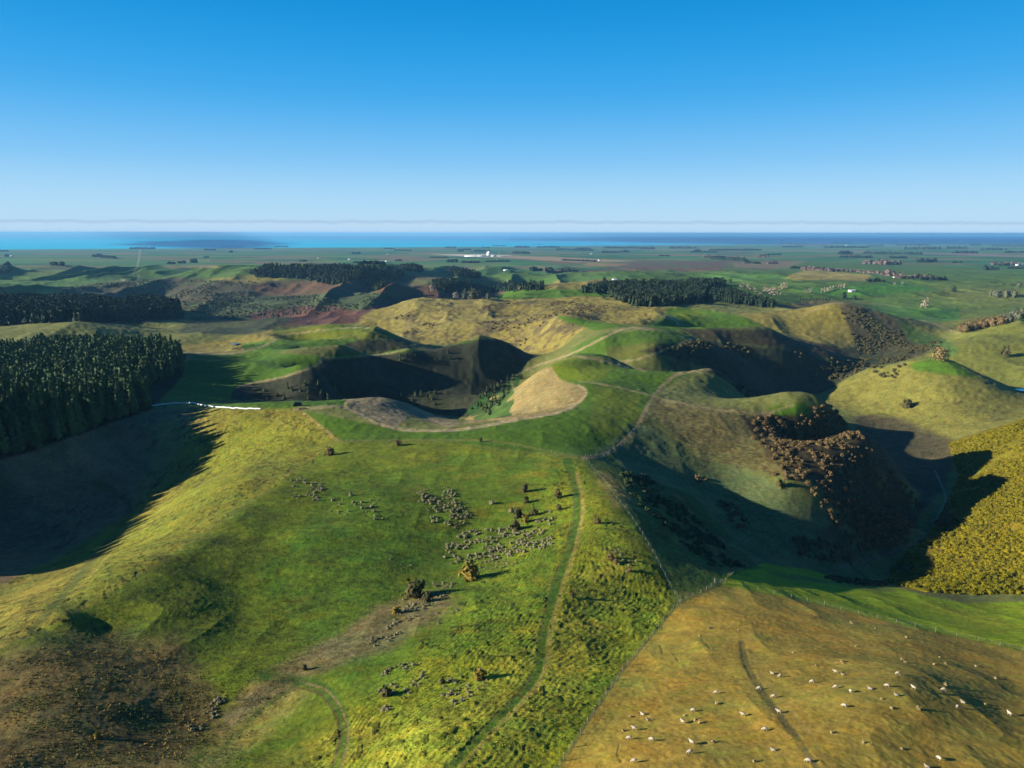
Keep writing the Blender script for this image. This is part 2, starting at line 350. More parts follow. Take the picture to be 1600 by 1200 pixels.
# ---- main ridge pasture
area([(870,590),(850,572),(900,560),(1010,578),(1120,572),(1060,590),(1020,620),(1000,650),(960,700),(915,716),(780,700),(690,690),(530,690),(466,640),(540,655),(620,672),(720,672),(820,656),(900,640),(918,612)],(.060,.118,.006),(330,720),2,2,tex=.6)
area([(850,568),(900,560),(960,575),(930,598),(880,592)],'lime',(560,720),6,5,.7)
area([(930,600),(1000,615),(1000,660),(950,690),(920,660)],'olive',(360,560),8,8,.6)
area([(300,628),(400,628),(460,622),(530,620),(548,634),(470,642),(300,636)],'lush',(440,560),2,1.5)
area([(548,636),(540,622),(600,618),(650,632),(720,662),(700,668),(640,650),(620,668),(570,652)],(.20,.165,.095),(420,580),2,2,tex=1.2)
area([(720,664),(735,650),(790,600),(830,575),(862,572),(875,592),(916,605),(912,625),(860,648),(790,660)],(.24,.185,.075),(445,800),2,3,tex=1.1)
area([(725,645),(750,620),(790,600),(800,580),(830,565),(800,620),(800,655),(750,662)],'deep',(500,900),2,6,.9,patchy=.2,tex=1.8)
# ---- slope of the right-hand spur
area([(1022,622),(1190,645),(1290,632),(1340,655),(1380,690),(1420,800),(1340,790),(1260,750),(1200,740),(1100,720),(1020,650)],(.115,.100,.034),(390,560),3,4,tex=1.8)
area([(1160,650),(1300,640),(1400,720),(1430,820),(1340,860),(1290,760),(1200,720)],'bracken',(330,560),5,10,.85,patchy=.25,tex=2)
area([(1200,636),(1260,628),(1265,648),(1215,650)],'green',(450,540),3,2)
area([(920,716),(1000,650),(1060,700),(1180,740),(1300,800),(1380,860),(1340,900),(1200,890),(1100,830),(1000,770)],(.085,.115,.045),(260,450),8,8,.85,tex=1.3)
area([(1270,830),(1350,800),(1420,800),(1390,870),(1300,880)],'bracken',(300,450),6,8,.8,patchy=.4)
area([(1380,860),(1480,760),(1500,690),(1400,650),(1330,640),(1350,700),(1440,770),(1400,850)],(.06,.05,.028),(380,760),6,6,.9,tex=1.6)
# gorse hillside
area([(1385,912),(1420,860),(1475,800),(1500,740),(1480,690),(1600,654),(1720,630),(1720,950),(1600,942),(1500,940)],(.15,.12,.008),(275,640),3,4,tex=1.6,ruf=2)
area([(1500,690),(1600,655),(1720,640),(1720,720),(1520,740)],(.15,.14,.01),(400,640),6,8,.5)
# green strip
area([(1120,900),(1190,880),(1250,888),(1390,916),(1500,942),(1600,940),(1720,930),(1720,1050),(1600,1018),(1400,974),(1250,937),(1130,914)],(.19,.25,.004),(165,320),2,2,tex=1.)
area([(1200,893),(1390,918),(1400,925),(1230,905)],(.11,.12,.03),(200,330),4,5,.8)
area([(1440,945),(1540,955),(1600,985),(1500,968)],'yellow',(170,300),8,8,.45)
# near left
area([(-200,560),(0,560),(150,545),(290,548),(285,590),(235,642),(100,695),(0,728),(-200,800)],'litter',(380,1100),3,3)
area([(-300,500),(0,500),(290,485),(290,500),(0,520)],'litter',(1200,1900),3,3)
area([(-200,800),(0,722),(230,642),(320,638),(285,720),(215,800),(110,860),(0,935),(-200,1010)],(.19,.125,.065),(240,560),3,4,tex=1.1)
area([(306,641),(470,638),(530,690),(480,730),(380,790),(250,880),(130,960),(0,1012),(-200,1100),(-200,950),(0,915),(120,858),(205,800),(262,735)],(.172,.155,.020),(140,560),4,4,tex=1.4,ruf=1.4)
area([(380,650),(530,690),(400,780),(250,880),(130,950),(60,950),(250,800)],'lime',(140,560),14,8,.5,tex=1.4)
area([(250,655),(330,650),(300,740),(200,810),(220,760)],'straw',(250,560),12,8,.5)
# foreground bowl
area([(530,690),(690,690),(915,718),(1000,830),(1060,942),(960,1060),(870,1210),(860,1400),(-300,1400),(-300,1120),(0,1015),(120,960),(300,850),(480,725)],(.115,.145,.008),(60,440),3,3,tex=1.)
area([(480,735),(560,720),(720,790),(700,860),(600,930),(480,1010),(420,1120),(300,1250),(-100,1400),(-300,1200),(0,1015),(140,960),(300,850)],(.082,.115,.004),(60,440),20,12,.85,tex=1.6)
area([(640,710),(860,720),(890,790),(740,830),(600,800)],(.150,.150,.014),(60,440),24,12,.6,patchy=.3)
area([(-200,1080),(120,990),(280,1000),(360,1120),(260,1250),(-100,1400)],(.072,.055,.018),(60,230),30,16,.85)  # shade of the lower left slope painted in as darker ground colour
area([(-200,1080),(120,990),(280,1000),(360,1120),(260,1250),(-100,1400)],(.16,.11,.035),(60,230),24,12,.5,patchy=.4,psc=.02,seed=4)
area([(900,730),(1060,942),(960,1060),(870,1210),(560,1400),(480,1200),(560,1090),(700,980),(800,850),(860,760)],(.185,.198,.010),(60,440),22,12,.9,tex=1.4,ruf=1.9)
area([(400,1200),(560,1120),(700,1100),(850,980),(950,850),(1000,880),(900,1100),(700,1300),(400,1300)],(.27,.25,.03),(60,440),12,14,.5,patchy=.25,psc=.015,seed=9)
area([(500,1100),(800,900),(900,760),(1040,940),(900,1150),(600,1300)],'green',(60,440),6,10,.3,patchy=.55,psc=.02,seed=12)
area([(520,760),(760,700),(880,730),(860,960),(560,1100),(400,900)],'green',(60,440),10,10,.6,patchy=.35,psc=.03,seed=15)
area([(930,730),(975,745),(1010,790),(960,800),(935,760)],'yellow',(230,400),8,5,.8)
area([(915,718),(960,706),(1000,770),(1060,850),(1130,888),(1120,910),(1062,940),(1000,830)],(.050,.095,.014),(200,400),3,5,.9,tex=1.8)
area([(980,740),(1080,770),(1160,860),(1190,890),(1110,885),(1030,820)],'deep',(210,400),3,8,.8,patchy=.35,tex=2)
area([(925,730),(955,738),(1010,800),(960,790)],'straw',(240,400),4,5,.7)
# shrubby swale and pale slip
area([(540,985),(600,940),(690,920),(720,940),(660,985),(600,1015),(540,1035),(470,1065),(420,1110),(340,1160),(380,1080),(450,1030)],(.165,.125,.055),(100,260),12,16,.85,tex=1.5,patchy=.18,psc=.02)
area([(330,1170),(460,1070),(480,1090),(380,1180),(300,1230)],'straw',(90,260),14,10,.6)
# brown paddock
area([(1130,914),(1250,937),(1400,974),(1600,1018),(1900,1090),(1900,1500),(700,1500),(870,1204),(960,1066),(1062,944)],(.275,.195,.030),(50,260),1.5,1.5,tex=.7,ruf=.9)
area([(1060,960),(1140,930),(1120,1000),(1000,1100),(930,1180),(960,1080)],(.31,.235,.035),(50,260),14,8,.6)
area([(1150,980),(1300,1010),(1600,1080),(1600,1250),(1000,1250),(1050,1080)],(.21,.165,.024),(50,260),16,10,.3,patchy=.55,psc=.03,seed=22)
area([(1090,960),(1600,1040),(1600,1250),(900,1250)],(.24,.175,.04),(50,260),10,10,.3,patchy=.55,psc=.012,seed=25)
# cover of every field gets clumps and bare specks of its own
area([(640,396),(760,398),(930,404),(1000,408),(900,410),(770,402)],(.30,.20,.12),(4000,12000),1,2,.85)
area([(680,398),(760,397),(800,399),(760,402)],(.45,.40,.33),(4000,12000),.8,1,.9)
area([(800,404),(900,410),(960,412),(880,413)],(.14,.07,.04),(4000,12000),1,2,.8)
area([(250,415),(330,414),(350,418),(270,420)],(.22,.17,.08),(2500,9000),1,3,.8)
area([(920,410),(985,412),(960,416),(910,414)],(.26,.17,.07),(2500,9000),1,2,.8)
area([(0,430),(60,432),(130,436),(60,440),(0,440)],(.09,.16,.03),(2000,6000),2,3,.8)
area([(60,413),(220,408),(400,412),(220,416)],(.055,.14,.035),(3000,9000),1,3,.7)
area([(270,408),(330,406),(325,410),(275,411)],(.12,.17,.05),(3000,9000),1,2,.8)
line([(219,388),(218,400),(215,416),(208,428)],(.30,.27,.22),1.1,(3000,16000),.8)
near=(1-sstep(260,520,GY))
pn=fbm(GX/7,GY/7,4,81); pn2=fbm(GX/2.2,GY/2.2,3,87)
COLR*= (1+near*(.22*pn+.20*pn2))[:,None].astype(np.float32)
yl=(near*np.clip(fbm(GX/11,GY/11,3,93)*1.3,-1,1))[:,None].astype(np.float32)
COLR*=1+yl*np.array((.16,.02,-.05),np.float32)
# ---- tracks
line([(690,1215),(760,1140),(835,1060),(850,990),(868,920),(893,850),(903,790),(895,740),(888,722)],(.040,.095,.008),7,(60,420),.95,.35,dig=.05)
line([(684,1215),(752,1142),(828,1060),(843,990),(861,920),(886,850),(898,790),(891,740)],(.11,.09,.03),1.8,(60,420),.6)
line([(704,1215),(772,1144),(846,1062),(860,995),(878,925),(901,850),(911,790),(902,740)],'straw',3.2,(60,420),.8)
line([(415,1055),(460,1062),(505,1075),(532,1110),(540,1150),(528,1200),(520,1240)],(.040,.090,.010),9,(60,200),.9,dig=.05)
line([(470,1066),(512,1080),(536,1112),(545,1150),(534,1200)],(.20,.15,.06),2.2,(60,200),.9)
line([(462,1074),(500,1085),(524,1114),(532,1150),(520,1200)],(.09,.065,.03),2.2,(60,200),.9)
line([(480,1062),(420,1100),(370,1150),(330,1190)],(.05,.085,.015),4,(60,200),.6)
line([(1160,1005),(1168,1040),(1195,1085),(1222,1120),(1255,1165),(1290,1215)],(.105,.090,.028),5.5,(60,220),1.1,dig=.05)
line([(1172,1000),(1185,1045),(1210,1080),(1240,1115),(1275,1160),(1312,1215)],(.24,.18,.05),3,(60,220),.5)
line([(1159,1005),(1162,1030),(1175,1060)],(.05,.045,.018),2.2,(60,220),.6,dig=.1)
line([(50,985),(100,930),(150,870),(180,835),(202,800),(190,775),(150,755)],(.060,.080,.020),5,(140,420),.8,.5)
line([(110,935),(160,880),(200,830),(215,795)],'straw',2,(140,420),.6)
line([(915,718),(1000,826),(1062,944)],'mint',2.5,(170,400),.6)
line([(1062,942),(960,1068),(868,1210)],(.10,.10,.03),2.2,(60,260),.7)
line([(470,642),(495,662),(527,688)],'straw',2.2,(360,520),.9)
line([(527,690),(690,688),(780,690),(860,706),(915,718)],(.16,.16,.03),1.8,(320,460),.7)
line([(912,716),(950,708),(985,680),(1005,650),(1020,620),(1050,590),(1070,582),(1110,576)],(.22,.17,.09),3.2,(340,720),.9)
line([(1020,622),(1100,636),(1190,646),(1240,632)],(.22,.18,.08),2.2,(430,560),.8)
line([(548,622),(540,634),(560,646),(590,662),(640,672),(720,671),(800,657),(870,645),(905,628),(916,612),(905,602)],'pale',2.2,(400,620),.95)
line([(460,640),(520,636),(570,642),(620,655)],'path',2.2,(420,560),.9)
line([(830,650),(800,600),(808,585),(850,568),(900,550),(960,520),(985,512),(1020,514)],'path',1.8,(500,1150),.85)
line([(372,604),(430,592),(480,578),(505,562),(500,555)],'path',1.8,(600,900),.9)
line([(505,560),(580,556),(630,548),(650,540)],'path',1.4,(700,980),.8)
line([(960,566),(1000,560),(1040,546),(1080,530)],'path',1.5,(700,950),.8)
line([(895,555),(950,566),(1010,580)],'path',1.4,(620,800),.8)
line([(905,595),(960,604),(1020,618)],'path',1.4,(500,700),.7)
line([(1040,494),(1056,500),(1060,506)],'pale',2.4,(950,1250),.9)
line([(270,550),(350,553),(400,545),(430,532)],'path',1.6,(850,1200),.8)
line([(440,524),(520,514),(590,514),(640,530)],'path',1.2,(980,1300),.8)
line([(1462,735),(1474,762),(1478,780),(1466,805),(1455,832)],(.26,.28,.25),1.1,(320,600),.8)
line([(1455,832),(1420,850),(1380,868),(1320,884)],(.12,.13,.10),2.5,(320,540),.6)
line([(1250,494),(1300,474),(1350,478),(1440,500),(1500,520)],'path',1.4,(1100,1500),.6)
line([(218,430),(212,440),(190,438)],'pale',1.5,(2500,5000),.7)
# erosion lips and bare scars (dark soil) on the near slopes
random.seed(3)
for (u0,v0,u1,v1,k,dr,sl) in [(200,680,330,640,26,(200,560),-.75),(60,840,330,720,34,(150,480),-.75),(640,470,860,540,34,(1000,1700),.5),
                        (1330,590,1580,680,16,(600,950),-.3),(1060,640,1200,740,18,(380,520),.4)]:
    for i in range(k):
        a=random.random(); b=random.random(); u=u0+(u1-u0)*a; v=v0+(v1-v0)*(a if sl==-.75 else b)+ (random.uniform(-25,35) if sl==-.75 else 0)
        L=random.uniform(4,16)*(.6 if dr[0]>900 else 1); w=random.uniform(.8,1.9)
        line([(u,v),(u+L*.5,v+L*.5*sl+random.uniform(-2,2)),(u+L,v+L*sl)],(.05,.038,.022),w,dr,.7,dig=.08 if dr[1]<600 else 0)
for pp in [[(230,774),(245,756),(258,742),(272,728)],[(207,838),(220,828),(243,815)],[(320,659),(312,661),(302,668)],[(968,1163),(966,1178),(972,1190)],[(1032,1008),(1036,1020)],[(1053,1022),(1060,1032)],[(1098,1000),(1110,1012)]]:
    line(pp,(.09,.065,.025),1.6,(90,560),.6,dig=.12)

# ---- relief of the turf itself (tussocks, sheep tracks following the contour)
k=(1-sstep(300,700,GY))*RUF
ph=(GX*.93-GY*.22)/1.45+2.2*fbm(GX/16,GY/22,2,101)+.5*vnoise(GX/3,GY/5,102)+GZZ*.9
cont=np.sin(ph*2*math.pi)*(.55+.6*vnoise(GX/2.2,GY/6,104)); yk=np.clip(RUF-1.,0,1)*(1-sstep(200,360,GY))
COLR*=(1+yk*.26*cont)[:,None].astype(np.float32); COLR*=1+(yk*.28*cont)[:,None].astype(np.float32)*np.array((.5,0,.3),np.float32)
sp_=(vnoise(GX/1.5,GY/1.9,141)>.54)&(vnoise(GX/17,GY/17,143)>-.25)&(GY<560)&(RUF>1.2); SPK=np.where(sp_,.5,1.)[:,None].astype(np.float32); COLR*=SPK
GZZ=GZZ+k*(.045*vnoise(GX/.75,GY/.75,103)+.04*vnoise(GX/1.6,GY/1.6,105)+.04*np.abs(vnoise(GX/3.5,GY/3.5,107)))+yk*.045*cont+np.where(sp_,.14,0)
k2=sstep(250,500,GY)*(1-sstep(2500,4000,GY))*RUF
GZZ=GZZ+k2*(.22*vnoise(GX/5,GY/5,109)+.0004*GY*vnoise(SS*170,LG*170,111))

def grid_mesh(name,X,Y,Z,nx,ny):
    me=bpy.data.meshes.new(name); n=nx*ny
    me.vertices.add(n); co=np.empty((n,3),np.float32); co[:,0]=X;co[:,1]=Y;co[:,2]=Z; me.vertices.foreach_set('co',co.ravel())
    i=np.arange(nx-1)[:,None]*ny+np.arange(ny-1)[None,:]; i=i.ravel()
    q=np.stack([i,i+ny,i+ny+1,i+1],1).astype(np.int32)
    me.loops.add(q.size); me.loops.foreach_set('vertex_index',q.ravel())
    me.polygons.add(len(q)); me.polygons.foreach_set('loop_start',np.arange(0,q.size,4,dtype=np.int32)); me.polygons.foreach_set('loop_total',np.full(len(q),4,np.int32))
    me.polygons.foreach_set('use_smooth',np.ones(len(q),bool)); me.update(calc_edges=True); return me
gm=grid_mesh('hills',GX,GY,GZZ,NX,NY)
at=gm.attributes.new('Cover','FLOAT_COLOR','POINT'); cc=np.concatenate([np.clip(COLR,0.004,.9),TEX[:,None]],1).astype(np.float32); at.data.foreach_set('color',cc.ravel())
ground=bpy.data.objects.new('hills',gm); COL.objects.link(ground); ground['kind']='structure'
print('ground',time.time()-T0)
# ---------------------------------------------------------------- materials
def nt(name):
    m=bpy.data.materials.new(name); m.use_nodes=True; t=m.node_tree; t.nodes.clear()
    return m,t,(lambda k,**kw:_node(t,k,**kw))
def _node(t,k,**kw):
    n=t.nodes.new(k)
    for a,b in kw.items():
        if a=='inp':
            for i,v in b.items(): n.inputs[i].default_value=v
        else: setattr(n,a,b)
    return n
def ground_material():
    m,t,N=nt('ground cover'); L=t.links.new
    out=N('ShaderNodeOutputMaterial'); b=N('ShaderNodeBsdfPrincipled',inp={'Roughness':.9,'Specular IOR Level':.15})
    a=N('ShaderNodeAttribute',attribute_name='Cover'); g=N('ShaderNodeNewGeometry')
    def noise(scale,det,vec=None,rough=.6):
        n=N('ShaderNodeTexNoise',inp={'Scale':scale,'Detail':det,'Roughness':rough}); L(vec or g.outputs['Position'],n.inputs['Vector']); return n.outputs['Fac']
    def M(op,x,y):
        n=N('ShaderNodeMath',operation=op)
        for i,v in enumerate((x,y)):
            if isinstance(v,(int,float)): n.inputs[i].default_value=v
            else: L(v,n.inputs[i])
        return n.outputs[0]
    mp=N('ShaderNodeMapping',inp={'Scale':(.35,.35,2.4)}); L(g.outputs['Position'],mp.inputs['Vector'])
    fine=noise(2.3,4,rough=.7); terr=noise(1.0,4,mp.outputs[0]); mid=noise(.09,5); big=noise(.012,4)
    s=M('ADD',M('MULTIPLY',M('SUBTRACT',fine,.5),1.9),M('MULTIPLY',M('SUBTRACT',terr,.5),1.5))
    s=M('ADD',s,M('MULTIPLY',M('SUBTRACT',mid,.5),1.0)); s=M('ADD',s,M('MULTIPLY',M('SUBTRACT',big,.5),.5))
    s=M('MULTIPLY',s,a.outputs['Alpha']); s=M('MAXIMUM',M('ADD',s,1.0),.25)
    mul=N('ShaderNodeVectorMath',operation='SCALE'); L(a.outputs['Color'],mul.inputs[0]); L(s,mul.inputs['Scale'])
    # drier and greener patches
    dry=N('ShaderNodeMix',data_type='RGBA',blend_type='MULTIPLY',inp={7:(1.2,1.0,.72,1)}); L(mul.outputs[0],dry.inputs[6])
    f=N('ShaderNodeMapRange',inp={1:.46,2:.66,3:0,4:.75}); L(noise(.21,6,rough=.65),f.inputs[0]); L(f.outputs[0],dry.inputs[0])
    gr=N('ShaderNodeMix',data_type='RGBA',blend_type='MULTIPLY',inp={7:(.70,1.02,.75,1)}); L(dry.outputs[2],gr.inputs[6])
    f2=N('ShaderNodeMapRange',inp={1:.50,2:.68,3:0,4:.6}); L(noise(.33,5,mp.outputs[0]),f2.inputs[0]); L(f2.outputs[0],gr.inputs[0])
    L(gr.outputs[2],b.inputs['Base Color'])
    bp=N('ShaderNodeBump',inp={'Distance':.3}); L(M('MULTIPLY',a.outputs['Alpha'],.55),bp.inputs['Strength'])
    L(M('ADD',M('MULTIPLY',fine,.8),terr),bp.inputs['Height']); L(bp.outputs[0],b.inputs['Normal'])
    L(b.outputs[0],out.inputs[0]); return m
gm.materials.append(ground_material())

# ---------------------------------------------------------------- sea
def sea():
    s=np.linspace(-9,9,90); d=np.array([11000,14000,18000,24000,32000,45000,65000,95000,140000,250000,380000.])
    X=(s[:,None]*d[None,:]).ravel(); Y=np.broadcast_to(d,(len(s),len(d))).ravel()
    me=grid_mesh('sea',X,Y,X*0,len(s),len(d)); o=bpy.data.objects.new('sea',me); COL.objects.link(o); o['kind']='structure'
    m,t,N=nt('sea water'); L=t.links.new
    out=N('ShaderNodeOutputMaterial'); b=N('ShaderNodeBsdfPrincipled',inp={'Roughness':.7,'Specular IOR Level':.02})
    g=N('ShaderNodeNewGeometry'); mp=N('ShaderNodeMapping',inp={'Scale':(.00006,.0003,1)}); L(g.outputs['Position'],mp.inputs[0])
    n=N('ShaderNodeTexNoise',inp={'Scale':1.,'Detail':4}); L(mp.outputs[0],n.inputs[0])
    sp=N('ShaderNodeSeparateXYZ'); L(g.outputs['Position'],sp.inputs[0])
    # silty turquoise shelf water deepening offshore; darker right paints cloud shadow into the colour
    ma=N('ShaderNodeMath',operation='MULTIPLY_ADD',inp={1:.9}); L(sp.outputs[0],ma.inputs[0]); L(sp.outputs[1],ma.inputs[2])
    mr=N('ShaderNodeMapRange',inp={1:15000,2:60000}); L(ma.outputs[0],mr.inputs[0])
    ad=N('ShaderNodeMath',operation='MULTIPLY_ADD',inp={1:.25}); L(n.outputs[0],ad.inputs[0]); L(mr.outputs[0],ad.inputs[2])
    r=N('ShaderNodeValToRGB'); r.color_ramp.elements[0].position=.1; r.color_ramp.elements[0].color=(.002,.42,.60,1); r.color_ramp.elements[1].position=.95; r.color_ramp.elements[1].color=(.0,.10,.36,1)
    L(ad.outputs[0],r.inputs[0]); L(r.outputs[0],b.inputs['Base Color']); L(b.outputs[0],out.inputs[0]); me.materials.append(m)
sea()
# ---------------------------------------------------------------- sky, sun, camera
W=bpy.data.worlds.new('World'); SC.world=W; W.use_nodes=True; wt=W.node_tree; wt.nodes.clear()
def WN(k,**kw): return _node(wt,k,**kw)
WL=wt.links.new
sky=WN('ShaderNodeTexSky',sky_type='NISHITA',sun_disc=False,sun_elevation=SUN_EL,altitude=350,air_density=1.0,dust_density=.6,ozone_density=2.0)
# Blender measures sun_rotation clockwise from +y; the sun stands opposite to where shadows fall
sd=(-math.cos(SUN_AZ),-math.sin(SUN_AZ)); sky.sun_rotation=math.atan2(sd[0],sd[1])
hs=WN('ShaderNodeHueSaturation',inp={'Hue':.488,'Saturation':1.28,'Value':1.0}); WL(sky.outputs[0],hs.inputs['Color'])
# deep azure overhead paling towards the horizon
tc0=WN('ShaderNodeTexCoord'); s0=WN('ShaderNodeSeparateXYZ'); WL(tc0.outputs['Generated'],s0.inputs[0])
rp=WN('ShaderNodeValToRGB'); WL(s0.outputs[2],rp.inputs[0]); rp.color_ramp.interpolation='B_SPLINE'
for k,(ps,cl) in enumerate([(0.,(.48,.69,.90)),(.035,(.46,.72,.93)),(.09,(.22,.56,.92)),(.17,(.03,.39,.85)),(.28,(.0,.27,.70)),(.40,(.0,.16,.52)),(.6,(.0,.07,.28)),(1.,(.0,.035,.16))]):
    if k<2: e=rp.color_ramp.elements[k]; e.position=ps
    else: e=rp.color_ramp.elements.new(ps)
    e.color=(*cl,1)
rs=WN('ShaderNodeVectorMath',operation='SCALE',inp={'Scale':6.6}); WL(rp.outputs[0],rs.inputs[0])
hs_=hs; hs=WN('ShaderNodeMix',data_type='RGBA',inp={0:.96}); WL(hs_.outputs[0],hs.inputs[6]); WL(rs.outputs[0],hs.inputs[7])

# thin bank of low cloud along the sea horizon
tc=WN('ShaderNodeTexCoord'); sx=WN('ShaderNodeSeparateXYZ'); WL(tc.outputs['Generated'],sx.inputs[0])
def WM(op,x,y,z=None):
    n=WN('ShaderNodeMath',operation=op)
    for i,v in enumerate((x,y,z)):
        if v is None: continue
        if isinstance(v,(int,float)): n.inputs[i].default_value=v
        else: WL(v,n.inputs[i])
    return n.outputs[0]
ratio=WM('DIVIDE',sx.outputs[0],WM('MAXIMUM',WM('ABSOLUTE',sx.outputs[1],0),.05)); el=WM('DIVIDE',sx.outputs[2],WM('MAXIMUM',WM('ABSOLUTE',sx.outputs[1],0),.05))
cv=WN('ShaderNodeCombineXYZ'); WL(ratio,cv.inputs[0]); 
cn=WN('ShaderNodeTexNoise',inp={'Scale':22.,'Detail':6,'Roughness':.65}); WL(cv.outputs[0],cn.inputs[0])
cv2=WN('ShaderNodeCombineXYZ'); WL(WM('MULTIPLY',ratio,8.),cv2.inputs[0]); WL(WM('MULTIPLY',el,90.),cv2.inputs[1]); cn2=WN('ShaderNodeTexNoise',inp={'Scale':4.,'Detail':5}); WL(cv2.outputs[0],cn2.inputs[0])
top=WM('ADD',WM('MULTIPLY_ADD',ratio,-.0012,.0150),WM('MULTIPLY',WM('SUBTRACT',cn.outputs[0],.5),.010))
bank=WN('ShaderNodeMapRange',interpolation_type='SMOOTHSTEP',inp={1:0.,2:.0028,3:1,4:0}); WL(WM('SUBTRACT',el,top),bank.inputs[0])
lip=WN('ShaderNodeMapRange',interpolation_type='SMOOTHSTEP',inp={1:-.0045,2:-.0006,3:0,4:1}); WL(WM('SUBTRACT',el,top),lip.inputs[0])
bc=WN('ShaderNodeMix',data_type='RGBA',inp={6:(.58,.76,.95,1),7:(.43,.60,.82,1)}); WL(lip.outputs[0],bc.inputs[0])
wm=WN('ShaderNodeMix',data_type='RGBA',blend_type='MIX'); WL(WM('MULTIPLY',bank.outputs[0],WM('ADD',.48,WM('MULTIPLY',lip.outputs[0],WM('MULTIPLY',cn2.outputs[0],.55)))),wm.inputs[0]); WL(hs.outputs[2],wm.inputs[6])
bs=WN('ShaderNodeVectorMath',operation='SCALE',inp={'Scale':6.2}); WL(bc.outputs[2],bs.inputs[0]); WL(bs.outputs[0],wm.inputs[7])
bg=WN('ShaderNodeBackground',inp={'Strength':.07}); WL(wm.outputs[2],bg.inputs[0]); wo=WN('ShaderNodeOutputWorld'); WL(bg.outputs[0],wo.inputs[0])
sl=bpy.data.lights.new('sun','SUN'); sl.energy=5.0; sl.angle=math.radians(.53); sl.color=(1.0,.91,.75)
so=bpy.data.objects.new('sun',sl); COL.objects.link(so)
from mathutils import Vector
dv=Vector((math.cos(SUN_AZ)*math.cos(SUN_EL),math.sin(SUN_AZ)*math.cos(SUN_EL),-math.sin(SUN_EL)))
so.rotation_euler=dv.to_track_quat('-Z','Y').to_euler(); so.location=(-300,-100,600)
cam=bpy.data.cameras.new('camera'); co=bpy.data.objects.new('camera',cam); COL.objects.link(co); SC.camera=co
cam.sensor_width=36; cam.lens=36*F/1600; cam.clip_start=1; cam.clip_end=600000
co.location=(0,0,H); co.rotation_euler=(math.pi/2-PITCH,math.radians(-.06),0)
# haze
def haze():
    bm=bmesh.new(); bmesh.ops.create_cube(bm,size=1)
    for v in bm.verts: v.co=Vector((v.co.x*240000,v.co.y*180000+88000,(v.co.z+.5)*420-31))
    me=bpy.data.meshes.new('haze'); bm.to_mesh(me); bm.free(); o=bpy.data.objects.new('haze',me); COL.objects.link(o); o['kind']='stuff'
    o['label']='thin blue haze lying over the plains and the sea'
    m,t,N=nt('thin haze'); out=N('ShaderNodeOutputMaterial'); v=N('ShaderNodeVolumePrincipled',inp={'Color':(.24,.60,1,1),'Density':HAZE,'Anisotropy':.0}); t.links.new(v.outputs[0],out.inputs['Volume']); me.materials.append(m)
HAZE=2.3e-5
haze()
SC.view_settings.view_transform='Standard'; SC.view_settings.look='None'; SC.view_settings.gamma=1; SC.view_settings.exposure=1.14
SC.cycles.max_bounces=4; SC.cycles.volume_bounces=0; SC.cycles.diffuse_bounces=2; SC.cycles.use_denoising=True
SC.cycles.transparent_max_bounces=8
print('light',time.time()-T0)
# ---------------------------------------------------------------- object helpers
from mathutils import Matrix
def flat_mat(name,col,col2=None,rough=.85,scale=.6,spec=.2,sub=0,metal=0,pos=None):
    m,t,N=nt(name); L=t.links.new; out=N('ShaderNodeOutputMaterial'); b=N('ShaderNodeBsdfPrincipled',inp={'Roughness':rough,'Specular IOR Level':spec,'Metallic':metal})
    g=N('ShaderNodeNewGeometry'); n=N('ShaderNodeTexNoise',inp={'Scale':scale,'Detail':4,'Roughness':.65}); L(g.outputs['Position'],n.inputs[0])
    mr=N('ShaderNodeMapRange',inp={1:.32,2:.68}); L(n.outputs[0],mr.inputs[0])
    oi=N('ShaderNodeObjectInfo'); md=N('ShaderNodeMath',operation='MULTIPLY_ADD',inp={1:.5}); L(oi.outputs['Random'],md.inputs[0]); L(mr.outputs[0],md.inputs[2])
    sb=N('ShaderNodeMath',operation='SUBTRACT',inp={1:.25},use_clamp=True); L(md.outputs[0],sb.inputs[0])
    x=N('ShaderNodeMix',data_type='RGBA',inp={6:(*col,1),7:(*(col2 or [c*.6 for c in col]),1)}); L(sb.outputs[0],x.inputs[0]); L(x.outputs[2],b.inputs['Base Color'])
    L(b.outputs[0],out.inputs[0]); return m
